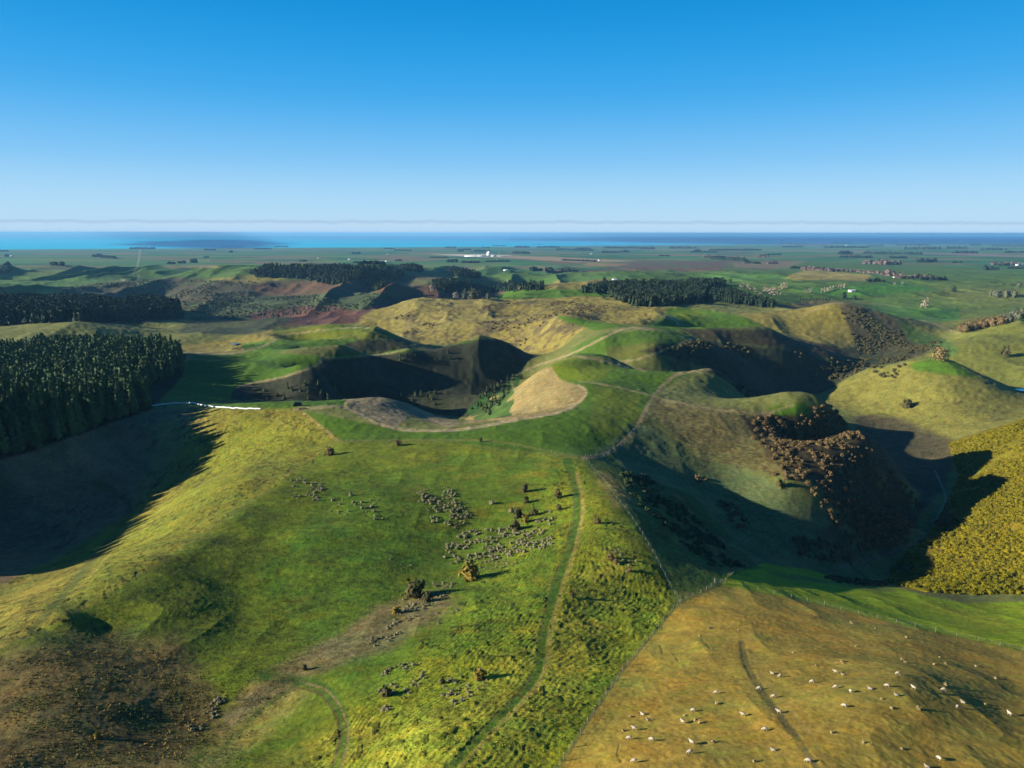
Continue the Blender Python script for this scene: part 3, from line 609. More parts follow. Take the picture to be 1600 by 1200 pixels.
MT=dict(
 pine=flat_mat('pine needles',(.074,.118,.036),(.038,.075,.030),scale=.08),
 pinefar=flat_mat('far conifer needles',(.032,.050,.022),(.016,.032,.020),scale=.05),
 young=flat_mat('young pine needles',(.06,.085,.03),(.03,.05,.02),scale=.2),
 trunk=flat_mat('bark',(.12,.085,.055),(.06,.045,.03),scale=2),
 gorse=flat_mat('gorse in flower',(.22,.185,.003),(.06,.072,.006),scale=.35),
 gorse2=flat_mat('gorse foliage',(.22,.18,.003),(.065,.070,.008),scale=.18),
 brown=flat_mat('brown scrub foliage',(.17,.115,.045),(.08,.06,.03),scale=.5),
 grey=flat_mat('grey rush stems',(.29,.255,.14),(.17,.165,.085),scale=1.2),
 olive=flat_mat('olive shrub foliage',(.10,.085,.03),(.05,.05,.022),scale=.6),
 golden=flat_mat('golden gorse foliage',(.24,.17,.025),(.12,.10,.02),scale=.8),
 bare=flat_mat('leafless pale twigs',(.36,.29,.22),(.25,.19,.14),scale=.15),
 tanleaf=flat_mat('tan willow twigs',(.25,.18,.07),(.16,.12,.05),scale=.2),
 greyleaf=flat_mat('grey green gum leaves',(.11,.12,.07),(.06,.07,.04),scale=.1),
 belt=flat_mat('shelterbelt foliage',(.028,.040,.024),(.016,.026,.020),scale=.02),
 beltbrown=flat_mat('bare shelterbelt twigs',(.16,.11,.09),(.09,.07,.06),scale=.02),
 wool=flat_mat('sheep wool',(.42,.37,.29),(.32,.27,.20),scale=4),
 darkwool=flat_mat('brown sheep wool',(.30,.20,.12),(.2,.13,.08),scale=4),
 wood=flat_mat('weathered post timber',(.20,.17,.12),(.13,.11,.08),scale=3),
 wire=flat_mat('fence wire',(.30,.30,.28),rough=.5,metal=.3), galv=flat_mat('galvanised gate steel',(.42,.42,.40),rough=.4,metal=.3),
 wrap=flat_mat('white silage wrap',(.62,.65,.68),(.5,.53,.57),rough=.35,scale=.8,spec=.5),
 straw=flat_mat('straw bale',(.36,.27,.13),(.25,.18,.09),scale=2), cover=flat_mat('dark bale cover',(.035,.04,.045),(.02,.02,.025),rough=.5,scale=2),
 whitewall=flat_mat('white cladding',(.80,.80,.78),(.7,.7,.68),scale=.05), greyroof=flat_mat('grey iron roof',(.45,.47,.5),(.36,.38,.4),scale=.05,rough=.4),
 redroof=flat_mat('red iron roof',(.35,.10,.07),(.28,.08,.06),scale=.05), dark=flat_mat('dark opening',(.03,.03,.035)), rock=flat_mat('straw coloured tussock',(.34,.27,.12),(.22,.17,.08),scale=1.5),
 water=None)
def tag(o,label=None,cat=None,group=None,kind=None):
    if label: o['label']=label
    if cat: o['category']=cat
    if group: o['group']=group
    if kind: o['kind']=kind
    return o
def mesh(name,V,Fq,mats,mi=None,smoothf=False):
    V=np.asarray(V,np.float32); me=bpy.data.meshes.new(name); me.vertices.add(len(V)); me.vertices.foreach_set('co',V.ravel())
    q=np.asarray(Fq,np.int32); k=q.shape[1]; me.loops.add(q.size); me.loops.foreach_set('vertex_index',q.ravel()); me.polygons.add(len(q))
    me.polygons.foreach_set('loop_start',np.arange(0,q.size,k,dtype=np.int32)); me.polygons.foreach_set('loop_total',np.full(len(q),k,np.int32))
    for m in (mats if isinstance(mats,list) else [mats]): me.materials.append(m)
    if mi is not None: me.polygons.foreach_set('material_index',np.asarray(mi,np.int32))
    if smoothf: me.polygons.foreach_set('use_smooth',np.ones(len(q),bool))
    me.update(calc_edges=True); return me
def obj(name,me,loc=(0,0,0),rz=0,sc=1,parent=None):
    o=bpy.data.objects.new(name,me); COL.objects.link(o); o.location=loc; o.rotation_euler=(0,0,rz); o.scale=(sc,)*3 if isinstance(sc,(int,float)) else sc
    if parent is not None: o.parent=parent
    return o
def gz(x,y): return float(ground_h(np.array([x]),np.array([y]))[0])
# ground height including the turf relief, read from the sheet that was built
ZG=GZZ.reshape(NX,NY)
def ground_h(x,y):
    s=np.clip(x/y,SX[1],SX[-2]); i=np.clip(np.searchsorted(SX,s)-1,0,NX-2); j=np.clip(np.searchsorted(DY,y)-1,0,NY-2)
    a=(s-SX[i])/(SX[i+1]-SX[i]); b=(y-DY[j])/(DY[j+1]-DY[j])
    return (ZG[i,j]*(1-a)+ZG[i+1,j]*a)*(1-b)+(ZG[i,j+1]*(1-a)+ZG[i+1,j+1]*a)*b
def at(u,v,Dmin=60,Dmax=None):
    p=cast([u],[v],Dmin,Dmax or 6000)[0]; p[2]=gz(p[0],p[1]); return p
def at_many(pts,Dmin=60,Dmax=6000):
    p=cast([a[0] for a in pts],[a[1] for a in pts],Dmin,Dmax); p[:,2]=ground_h(p[:,0],p[:,1]); return p
# canopy: many leaf-clump faces spread over and inside a crown shape
def canopy(shape,n,size,seed,height=1.,radius=.3,base=.1,core=.7):
    r=np.random.default_rng(seed)
    if shape=='pine':
        t=r.random(n)**1.25; a=r.random(n)*2*np.pi
        lob=1+.22*np.sin(a*3+seed)+.2*np.sin(t*17+a*2+seed*2)
        R=radius*np.clip(1.03-t,0.03,1)**.95*lob*(.7+.38*r.random(n)); R=R*np.where(t<.12,.55+t*3.7,1)
        c=np.stack([R*np.cos(a),R*np.sin(a),height*(base+(1-base)*t)],1); nr=np.stack([np.cos(a),np.sin(a),.55+0*a],1)
    elif shape=='poplar':
        t=r.random(n); a=r.random(n)*2*np.pi; R=radius*np.sin(np.pi*np.clip(t*.9+.08,0,1))**.6*(.6+.5*r.random(n))
        c=np.stack([R*np.cos(a),R*np.sin(a),height*(base+(1-base)*t)],1); nr=np.stack([np.cos(a),np.sin(a),.3+0*a],1)
    else:
        d=r.normal(size=(n,3)); d/=np.linalg.norm(d,axis=1)[:,None]; d[:,2]=np.where(d[:,2]<-.35,-d[:,2],d[:,2])
        lob=1+.16*np.sin(3*np.arctan2(d[:,1],d[:,0])+seed)+.14*np.sin(7*d[:,2]+5*d[:,0]+seed*1.7)+.10*np.sin(11*d[:,1]+seed)
        q=lob*(.78+.28*r.random(n)); hz=height*(1-base)/1.35
        c=np.stack([d[:,0]*radius*q,d[:,1]*radius*q,height*base+hz*(.35+d[:,2]*q)],1); nr=d+np.array([0,0,.25])
    nr=nr/np.linalg.norm(nr,axis=1)[:,None]+r.normal(size=(n,3))*.42; nr/=np.linalg.norm(nr,axis=1)[:,None]
    up=r.normal(size=(n,3)); tx=np.cross(nr,up); tx/=np.linalg.norm(tx,axis=1)[:,None]; ty=np.cross(nr,tx)
    s=(size*(.6+.8*r.random(n)))[:,None]; w=s*(.55+.5*r.random(n))[:,None]
    V=np.stack([c-tx*s-ty*w*.6,c+tx*s*.8-ty*w,c+tx*s+ty*w*.7,c-tx*s*.7+ty*w],1)
    V=V+r.normal(size=V.shape)*size*.12
    Q=np.arange(n*4).reshape(n,4)
    return V.reshape(-1,3),Q
def core_shell(shape,height,radius,base,k,seed):
    r=np.random.default_rng(seed+99); ns=7; rows=5; V=[]
    for j in range(rows):
        t=j/(rows-1)
        if shape=='pine': R=radius*max(1.0-t,0.02)**.8*k*(.6 if j==0 else 1); z=height*(base+(1-base)*t*.95)
        elif shape=='poplar': R=radius*math.sin(math.pi*min(.98,t*.9+.06))*k; z=height*(base+(1-base)*t)
        else: R=radius*math.sin(math.pi*(.18+.80*t))*k; z=height*base+height*(1-base)*t*.88
        for i in range(ns):
            a=2*math.pi*i/ns+j*.4; q=.85+.3*r.random(); V.append((R*q*math.cos(a),R*q*math.sin(a),z))
    Q=[(j*ns+i,j*ns+(i+1)%ns,(j+1)*ns+(i+1)%ns,(j+1)*ns+i) for j in range(rows-1) for i in range(ns)]
    return np.array(V),np.array(Q)
def crown(shape,n,size,seed,height,radius,base,core=.7):
    V,Q=canopy(shape,n,size,seed,height,radius,base)
    if core: v2,q2=core_shell(shape,height,radius,base,core,seed); Q=np.concatenate([Q,q2+len(V)]); V=np.concatenate([V,v2])
    return V,Q
def trunk_geo(h,r0,r1,ns=6,lean=.0,limbs=3,seed=0):
    rr=random.Random(seed); V=[];Q=[]
    def tube(p0,p1,a,b):
        o=len(V); d=Vector(p1)-Vector(p0); m=d.to_track_quat('Z','Y').to_matrix()
        for p,r_ in ((p0,a),(p1,b)):
            for i in range(ns):
                w=2*math.pi*i/ns; V.append(tuple(Vector(p)+m@Vector((r_*math.cos(w),r_*math.sin(w),0))))
        for i in range(ns): Q.append((o+i,o+(i+1)%ns,o+ns+(i+1)%ns,o+ns+i))
    tube((0,0,-.5),(lean*h*.5,0,h*.5),r0,(r0+r1)/2); tube((lean*h*.5,0,h*.5),(lean*h,0,h),(r0+r1)/2,r1)
    for i in range(limbs):
        a=rr.uniform(0,6.28); z=h*rr.uniform(.35,.7); L_=h*rr.uniform(.2,.35); tube((lean*z,0,z),(lean*z+math.cos(a)*L_,math.sin(a)*L_,z+L_*.8),r0*.4,r0*.12)
    return np.array(V),np.array(Q)
def scatter_mesh(name,protos,P,S,A,mat,zs=None):
    """one mesh of many small plants (stuff)"""
    Vs=[];Qs=[];off=0; pid=np.arange(len(P))*7919%len(protos)
    for k,(V,Q) in enumerate(protos):
        ix=np.nonzero(pid==k)[0]
        if len(ix)==0: continue
        c=np.cos(A[ix])[:,None];s=np.sin(A[ix])[:,None]; sc=S[ix][:,None]; sz=(zs[ix][:,None] if zs is not None else sc)
        X=(V[None,:,0]*c-V[None,:,1]*s)*sc+P[ix,0][:,None]; Y=(V[None,:,0]*s+V[None,:,1]*c)*sc+P[ix,1][:,None]; Z=V[None,:,2]*sz+P[ix,2][:,None]
        Vs.append(np.stack([X,Y,Z],-1).reshape(-1,3)); Qs.append((Q[None]+ (np.arange(len(ix))*len(V))[:,None,None]+off).reshape(-1,4)); off+=len(ix)*len(V)
    return mesh(name,np.concatenate(Vs),np.concatenate(Qs),mat)
def in_ground_poly(poly,D,spacing,seed,jit=.45,smax=.9,smin=-.9,pad=0):
    """jittered world lattice, kept where the ground lies in the given stretch of country"""
    r=np.random.default_rng(seed)
    xs=np.arange(D[1]*smin if smin<0 else D[0]*smin,D[1]*smax,spacing); ys=np.arange(D[0],D[1],spacing); X,Y=np.meshgrid(xs,ys)
    X=(X+r.uniform(-jit,jit,X.shape)*spacing).ravel(); Y=(Y+r.uniform(-jit,jit,Y.shape)*spacing).ravel()
    k=(X/Y>smin)&(X/Y<smax); X=X[k];Y=Y[k]
    s0=(min(p[0] for p in poly)-800)/1080.-.08; s1=(max(p[0] for p in poly)-800)/1000.+.08; k=(X/Y>s0)&(X/Y<s1); X=X[k];Y=Y[k]
    Z=ground_h(X,Y); u,v=project(X,Y,Z); ok=polydist(u,v,poly)>-pad
    return np.stack([X[ok],Y[ok],Z[ok]],1),u[ok],v[ok]
HID_EMPTY=None
def thing(name,label,cat,loc,rz=0,group=None,sc=1):
    o=bpy.data.objects.new(name,None); COL.objects.link(o); o.location=loc; o.rotation_euler=(0,0,rz); o.scale=(sc,)*3; o.empty_display_size=.5
    return tag(o,label,cat,group)
def clone(root,loc,rz=0,sc=1,label=None,group=None):
    r=root.copy(); COL.objects.link(r); r.location=loc; r.rotation_euler=(0,0,rz); r.scale=(sc,)*3 if isinstance(sc,(int,float)) else sc
    if label: r['label']=label
    if group: r['group']=group
    for ch in root.children:
        c=ch.copy(); COL.objects.link(c); c.parent=r
        for g in ch.children: d=g.copy(); COL.objects.link(d); d.parent=c
    return r

# ---------------------------------------------------------------- pine plantation, left
PINE_NEAR=[(-420,560),(0,556),(150,548),(255,552),(284,562),(284,584),(240,600),(218,618),(234,640),(180,661),(100,691),(0,724),(-250,790),(-560,880)]
P,pu,pv=in_ground_poly(PINE_NEAR,(255,1060),5.4,11,smin=-1.3)
print('pines',len(P))
order=np.argsort(-(1.0/P[:,1])*((pu>-30)&(pu<320)))       # those that show largest
n_obj=300; near_ix=order[:n_obj]; rest=order[n_obj:]
pine_protos=[]
for k in range(6):
    hgt=19.5+k%3*2.2; V,Q=crown('pine',520,.72,k+1,hgt*.94,3.3+.3*(k%3),.10,.74); t=trunk_geo(hgt*.8,.32,.1,6,.01*(k-2),0,k)
    pine_protos.append((mesh('crown',V,Q,MT['pine']),mesh('trunk',t[0],t[1],MT['trunk'])))
rr=random.Random(5); roots=[]
for i in near_ix:
    k=rr.randrange(6); p=P[i]
    if len(roots)<6 or not roots[k]:
        while len(roots)<6: roots.append(None)
    if roots[k] is None:
        r=thing('pine_tree','tall dark green pine packed in the front rows of the plantation on the left slope','pine tree',tuple(p),rr.uniform(0,6.3),'pines along the front of the left plantation',rr.uniform(.82,1.12))
        obj('crown',pine_protos[k][0],parent=r); obj('trunk',pine_protos[k][1],parent=r); roots[k]=r
    else: clone(roots[k],tuple(p),rr.uniform(0,6.3),rr.uniform(.72,1.18))
low=[crown('pine',170,.95,20+k,18.5+k%3*2,3.3,.08,.78) for k in range(6)]
R_=np.random.default_rng(3)
def lot(name,label,P,protos,mat,s0,s1,seed=1,cat=None):
    r=np.random.default_rng(seed); o=obj(name,scatter_mesh(name,protos,P,r.uniform(s0,s1,len(P)),r.uniform(0,6.3,len(P)),mat)); return tag(o,label,cat,kind='stuff')
lot('pine_plantation','dense dark green pine plantation running back over the left hill',P[rest],low,MT['pine'],.72,1.18)
tiny=[crown('pine',34,2.2,40+k,19.,4.2,.02,.85) for k in range(5)]
W2=[(-420,500),(0,508),(120,504),(200,498),(276,496),(282,484),(272,478),(150,474),(0,476),(-420,478)]
P,_,_=in_ground_poly(W2,(1150,1900),9,12); lot('pine_wood','long dark pine wood behind the plantation, left edge',P,tiny,MT['pinefar'],1.05,1.35)
def wood(name,label,poly,D,sp,s0,s1,seed,mat='pinefar'):
    P,_,_=in_ground_poly(poly,D,sp,seed)
    if len(P)==0: print('NO TREES',name,label); return
    lot(name,label,P,tiny,MT[mat],s0,s1,seed)
wood('ridge_wood','dark wood along the distant ridge left of centre',[(392,428),(420,420),(520,421),(600,422),(632,426),(630,434),(560,438),(520,446),(470,436),(400,434)],(1900,3600),13,.9,1.3,21)
wood('slope_wood','strip of dark trees falling down the russet slope',[(570,432),(600,430),(606,446),(588,456),(572,448)],(1900,3200),11,.8,1.2,22)
wood('shelter_wood','small dark wood just right of the ridge wood',[(625,420),(650,419),(662,425),(640,425)],(2300,4300),14,.9,1.3,23)
wood('wedge_wood','dark wedge of conifers at the edge of the plain, centre',[(696,423),(712,423),(752,434),(735,435),(700,430)],(2300,4300),13,1.,1.4,24)
wood('valley_wood','dark belt of trees above the bright green paddock, centre',[(676,444),(700,442),(760,445),(850,448),(852,454),(770,456),(700,458),(676,454)],(1750,2600),10,.7,1.1,25)
wood('conifer_wood','dark conifer wood on the hill right of centre',[(905,458),(950,448),(1080,447),(1108,452),(1098,472),(1060,478),(1006,484),(985,476),(955,466),(950,458)],(1350,2150),8,.8,1.1,26)
wood('small_conifer_wood','little dark conifer block beyond the conifer wood',[(1076,445),(1130,443),(1134,450),(1080,451)],(1800,3200),10,.8,1.1,27)

wood('ridge_end_wood','dark trees running down the ridge end right of the conifer wood',[(1112,456),(1150,460),(1205,474),(1212,482),(1160,476),(1108,470)],(1350,2000),10,.6,.9,28)
# young wilding pines scattered on the shaded slopes
yp=[crown('pine',60,.75,60+k,6.5,2.2,.03,.7) for k in range(4)]; yme=[mesh('young_pine',V,Q,MT['young']) for V,Q in yp]
def scatter_objs(name,label,cat,group,polys,D,sp,seed,meshes,s0,s1,cap=300,prob=1.):
    n=0; r=random.Random(seed)
    for poly in polys:
        P,u,v=in_ground_poly(poly,D,sp,seed)
        for p in sorted(P.tolist(),key=lambda a:a[1]):
            if r.random()>prob: continue
            if n>=cap: return n
            o=obj(name,r.choice(meshes),(p[0],p[1],p[2]-.15),r.uniform(0,6.3),(r.uniform(s0,s1),r.uniform(s0,s1),r.uniform(s0,s1)*.85)); tag(o,label,cat,group); n+=1
    print(name,n); return n
scatter_objs('young_pine','small dark wilding pine dotted over the shaded gully sides','young pine','wilding pines in the central gully',
  [[(400,610),(480,600),(570,605),(560,628),(420,628)],[(620,612),(680,610),(690,640),(630,636)],[(735,640),(765,600),(800,585),(835,570),(800,610),(770,650)],[(560,562),(700,550),(720,560),(600,575)]],(560,1000),9,31,yme,.5,1.1,cap=220,prob=.6)

# ---------------------------------------------------------------- shrubs
def bushes(shape,n,size,h,r,mat,nm,k=4,core=.75,base=0.0): return [mesh(nm,*crown(shape,n,size,70+i*3,h*(1+.12*(i%3-1)),r,base,core),MT[mat]) for i in range(k)]
gorse_me=bushes('ball',260,.17,1.8,1.3,'gorse','gorse_bush',6)
brown_me=bushes('ball',230,.20,1.8,1.5,'brown','brown_shrub',5)
rush_me=bushes('ball',110,.085,.52,.50,'grey','rush_clump',5,core=.8)
olive_me=bushes('ball',170,.24,2.2,1.3,'olive','shrub',4); gold_me=bushes('ball',220,.22,2.2,1.4,'golden','golden_shrub',3)
GP=[(1388,910),(1400,880),(1440,850),(1475,800),(1500,745),(1484,694),(1602,655),(1800,630),(1800,950),(1600,940),(1500,938)]
P,u,v=in_ground_poly(GP,(270,640),2.4,41,smax=.86); n=fbm(P[:,0]/24,P[:,1]/24,3,131); keep=(n>-.42)|(P[:,1]<335); P=P[keep];u=u[keep]; o_=np.argsort(P[:,1]+1000*(u>1605)); print('gorse',len(P))
r=random.Random(8); first=True
for i in o_[:300]: tag(obj('gorse_bush',r.choice(gorse_me),(P[i,0],P[i,1],P[i,2]-.2),r.uniform(0,6.3),r.uniform(.5,1.2)),'yellow gorse bush in flower at the foot of the gorse hillside','gorse bush','gorse bushes along the foot of the right hillside')
gp=[crown('ball',64,.32,200+i,1.5,1.35,0,.9) for i in range(5)]
lot('gorse_cover','yellow flowering gorse covering the right hillside',P[o_[300:]]-np.array([0,0,.2]),gp,MT['gorse2'],.45,1.2,5)
# brown scrub, sunlit on the right-hand spur
RIBS=[[(1165,652),(1230,650),(1262,690),(1240,712),(1180,700)],[(1200,700),(1262,716),(1300,752),(1282,766),(1210,742)],[(1286,752),(1340,768),(1346,790),(1320,792)],[(1262,625),(1300,628),(1340,650),(1330,662),(1280,646)],[(1375,758),(1420,775),(1425,800),(1400,792)],[(1300,760),(1420,790),(1440,820),(1350,830)]]
scatter_objs('brown_shrub','rounded brown gorse shrub on the sunlit rib of the right spur','shrub','brown shrubs on the right spur',RIBS,(380,560),4.6,51,brown_me,.7,1.6,cap=290,prob=.55)
bp=[crown('ball',56,.42,300+i,1.9,1.6,0,.85) for i in range(4)]
def scrub(name,label,polys,D,sp,seed,mat,s0,s1,thr=0.):
    Ps=[]
    for poly in polys:
        P,_,_=in_ground_poly(poly,D,sp,seed)
        if len(P): Ps.append(P[fbm(P[:,0]/(D[0]*.05),P[:,1]/(D[0]*.05),3,seed)>thr])
    P=np.concatenate(Ps); print(name,len(P)); lot(name,label,P-np.array([0,0,.3]),bp,MT[mat],s0,s1,seed)
scrub('dark_scrub','dark bracken and scrub in the shaded hollow right of centre',[[(1180,650),(1300,640),(1360,690),(1440,790),(1420,850),(1340,860),(1290,800),(1240,730)],[(1115,782),(1145,785),(1180,822),(1150,824)],[(1230,835),(1330,850),(1330,880),(1250,872)],[(1082,742),(1102,748),(1100,758),(1085,754)]],(280,560),2.9,61,'brown',.5,1.1,-.30)
scrub('hillside_scrub','mottled brown scrub on the rough ridges beyond the main paddocks',[[(1000,560),(1085,532),(1160,536),(1260,552),(1250,580),(1150,575),(1080,570)],[(1050,598),(1150,600),(1240,620),(1200,632),(1060,622)],[(1310,478),(1350,480),(1470,530),(1470,548),(1400,565),(1340,548)],[(1300,560),(1420,560),(1400,590),(1250,600)]],(640,1500),6.5,63,'olive',.8,1.7,.0)
scrub('hill_bracken','purplish brown bracken patches on the tan central hill',[[(600,500),(700,470),(850,465),(960,480),(860,545),(640,530)]],(1020,1750),10,65,'brown',.7,1.4,.36)
scrub('bank_scrub','green scrub on the fenced bank between paddock and shaded hollow',[[(965,735),(1010,740),(1080,800),(1150,872),(1190,888),(1110,885),(1040,830),(985,780)]],(200,400),2.6,67,'young',.35,.75,-.05)
scrub('fence_hedge','low brown shrubs growing along the right valley floor and fence',[[(1380,890),(1440,870),(1420,900)],[(1440,850),(1480,820),(1495,826),(1450,858)],[(1290,900),(1400,910),(1380,918),(1290,908)]],(250,420),3.5,69,'olive',.4,.9,-.3)
# grey rush clumps in the near paddock
RP=[([(655,770),(700,765),(735,800),(720,825),(665,810)],2.1),([(700,850),(740,830),(790,830),(860,800),(860,850),(800,880),(740,890),(700,875)],2.2),([(690,905),(715,905),(660,960),(600,1005),(575,1010),(600,985)],1.6),
    ([(590,1065),(620,1042),(655,1040),(668,1060),(630,1090),(600,1112),(585,1100)],1.5),([(690,1065),(735,1070),(765,1060),(740,1090),(700,1100)],1.8),([(455,750),(500,752),(500,780),(460,775)],2.5),([(330,1090),(358,1083),(352,1095),(330,1110)],1.2),([(298,1135),(330,1112),(340,1118),(305,1145)],1.2),
    ([(520,785),(600,785),(600,810),(520,800)],4),([(950,860),(985,865),(1000,895),(975,890)],2.6),([(600,870),(640,880),(720,960),(650,990)],6)]
r=random.Random(17); allp=[]
for poly,sp in RP:
    P,u,v=in_ground_poly(poly,(90,440),sp*.72,71,pad=4); nn=fbm(P[:,0]/5,P[:,1]/5,2,151)
    allp+=[p for p,q in zip(P.tolist(),nn) if q>-.15 and r.random()<.62]
allp.sort(key=lambda p:p[1]); cnt=len(allp)
for p in allp[:300]: tag(obj('rush_clump',r.choice(rush_me),(p[0],p[1],p[2]-.08),r.uniform(0,6.3),r.uniform(.5,1.15)),'small grey tuft among the patches of grey clumps in the green paddock','rush clump','grey clumps patching the near green paddock')
if cnt>320: lot('rush_patch','patches of small grey rush clumps farther up the green paddock',np.array(allp[300:])-np.array([0,0,.08]),[crown('ball',50,.15,600+k,.85,.62,0,.8) for k in range(4)],MT['grey'],.55,1.3,9)
print('rush',cnt)
scrub('hill_scrub','dark low scrub clothing the folded hills behind the far pine wood',[[(90,452),(160,444),(260,438),(400,440),(400,474),(260,480),(100,480)],[(290,478),(380,468),(560,458),(630,464),(560,484),(420,498),(300,494)]],(1700,3300),17,75,'greyleaf',1.3,2.4,-.12)
TRK1=smooth([(690,1215),(760,1140),(835,1060),(850,990),(868,920),(893,850),(903,790),(895,740),(888,722)]); TRK2=smooth([(415,1055),(460,1062),(505,1075),(532,1110),(540,1150),(528,1200),(520,1240)])
# grass tussocks of the near paddocks
def tuft(seed):
    r=np.random.default_rng(seed); V=[];Q=[]
    for i in range(4):
        a=r.uniform(0,6.28); w=.09+.07*r.random(); h=.17+.12*r.random(); lx,ly=r.normal(size=2)*.17; dx,dy=math.cos(a)*w,math.sin(a)*w; ox,oy=r.normal(size=2)*.10
        o=len(V); V+=[(ox-dx,oy-dy,-.05),(ox+dx,oy+dy,-.05),(ox+dx*.7+lx,oy+dy*.7+ly,h),(ox-dx*.7+lx,oy-dy*.7+ly,h)]; Q.append((o,o+1,o+2,o+3))
    return np.array(V),np.array(Q)
def grass(name,label,polys,D,sp,seed,mat,keepf,s0,s1):
    Ps=[]
    for poly in polys:
        P,u,v=in_ground_poly(poly,D,sp,seed,pad=14); pr=sstep(-14,30,polydist(u,v,poly)+14*fbm(P[:,0]/9,P[:,1]/9,2,seed)); tk=np.minimum(linedist(u,v,TRK1),linedist(u,v,TRK2)); Ps.append(P[keepf(P[:,0],P[:,1])&(np.random.default_rng(seed).random(len(P))<pr)&(tk>9)])
    P=np.concatenate(Ps); print(name,len(P)); lot(name,label,P,[tuft(700+i) for i in range(6)],MT[mat],s0,s1,seed)
r_=np.random.default_rng(91)
MT['drygrass']=flat_mat('dry grass blades',(.29,.27,.030),(.17,.21,.012),scale=.35); MT['greengrass']=flat_mat('green grass blades',(.11,.17,.010),(.065,.12,.006),scale=.3); MT['browngrass']=flat_mat('brown grass blades',(.24,.17,.035),(.12,.10,.02),scale=.3)
grass('grass','dry yellow tussocky grass over the sunny side of the near paddock',[[(900,735),(1055,942),(960,1055),(870,1205),(480,1205),(560,1085),(700,985),(800,850),(850,760)]],(92,330),.8,92,'drygrass',lambda x,y:(np.sin(((x*.93-y*.22)/1.45+2.2*fbm(x/16,y/22,2,101)+.5*vnoise(x/3,y/5,102)+ground_h(x,y)*.9)*6.283)>.1),.35,.75)
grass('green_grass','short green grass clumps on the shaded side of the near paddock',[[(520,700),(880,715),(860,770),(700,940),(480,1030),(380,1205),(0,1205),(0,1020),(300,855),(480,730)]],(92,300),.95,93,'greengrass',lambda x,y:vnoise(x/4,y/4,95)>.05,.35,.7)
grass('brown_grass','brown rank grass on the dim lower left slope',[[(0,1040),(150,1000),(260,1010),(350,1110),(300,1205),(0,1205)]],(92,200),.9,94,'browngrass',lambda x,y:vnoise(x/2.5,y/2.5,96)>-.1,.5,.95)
# larger single shrubs: (u,v of foot, width px, kind, label)
BIG=[(648,932,30,'olive','large olive shrub, biggest in the green paddock, above the pale slip'),(668,940,15,'olive','smaller olive shrub touching the right of the largest one'),
 (735,905,27,'gold','golden brown bush beside the rush patch, mid paddock'),(620,958,13,'gold','small golden bush below and left of the large olive shrub'),
 (750,1060,17,'gold','lone upright golden shrub low in the paddock with a long shadow'),(604,1088,15,'olive','dark round shrub standing inside the lower patch of grey clumps'),
 (692,1068,8,'olive','tiny shrub casting a long thin shadow left of the lone golden shrub'),(477,1047,7,'olive','small dark bush at the top of the pale slip'),
 (895,934,8,'olive','narrow shrub right of the vehicle track with a double shadow'),(769,787,12,'grey','grey shrub with a dark shadow, upper left of the shrub group'),(800,800,12,'grey','grey shrub left of the middle of the upper shrub group'),
 (820,768,10,'olive','topmost shrub of the group left of the track'),(823,785,9,'olive','second shrub down in the group left of the track'),(835,805,10,'olive','shrub at the right of the group left of the track'),
 (810,808,14,'olive','wide low shrub in the middle of the group left of the track'),(822,816,11,'gold','small gold-tinged shrub at the lower edge of the group'),(806,828,16,'olive','broad shrub lowest in the group left of the track'),
 (872,778,11,'olive','shrub nearest the track on its left, upper'),(874,797,9,'olive','shrub nearest the track on its left, lower'),(934,818,10,'brown','brown shrub alone right of the track'),
 (955,874,9,'brown','brown shrub, upper one of three by the long fence'),(963,880,8,'brown','brown shrub, middle one of three by the long fence'),(984,893,8,'brown','brown shrub, lowest of three by the long fence'),
 (516,712,12,'brown','brown clump on the crest left of centre'),(622,696,10,'brown','dark brown bush just below the upper fence'),(751,690,6,'olive','little bush under the curved fence near the centre'),(153,1154,7,'gold','small golden bush on the dark lower left slope'),
 (1219,760,11,'olive','round bush on the sunlit part of the hollow side'),(1418,636,13,'olive','dark shrub alone on the pale right-hand hill'),(1572,556,10,'olive','dark shrub high on the far right hill'),(1480,820,22,'olive','green-brown willow shrub at the edge of the gorse and shade'),
 (549,775,9,'grey','grey shrub on the upper green slope'),(566,795,8,'grey','small grey shrub right of the other on the upper green slope')]
pts=at_many([(b[0],b[1]) for b in BIG],80,1500)
MM=dict(olive=olive_me,gold=gold_me,grey=rush_me,brown=brown_me)
for k,(b,p) in enumerate(zip(BIG,pts)):
    me=MM[b[3]][k%3]; w=b[2]/F*math.hypot(p[0],p[1],p[2]-H)/(2.7 if b[3]!='grey' else 1.3)
    rt=thing('shrub',b[4],'shrub',(p[0],p[1],p[2]-.15*w),k*1.3,None); rt.scale=(w,w,w*(1.15 if b[2]>12 else 1.5))
    obj('foliage',me,parent=rt); t=trunk_geo(1.2,.09,.03,5,.05,3,k); obj('stem',mesh('stem',t[0],t[1],MT['trunk']),parent=rt)

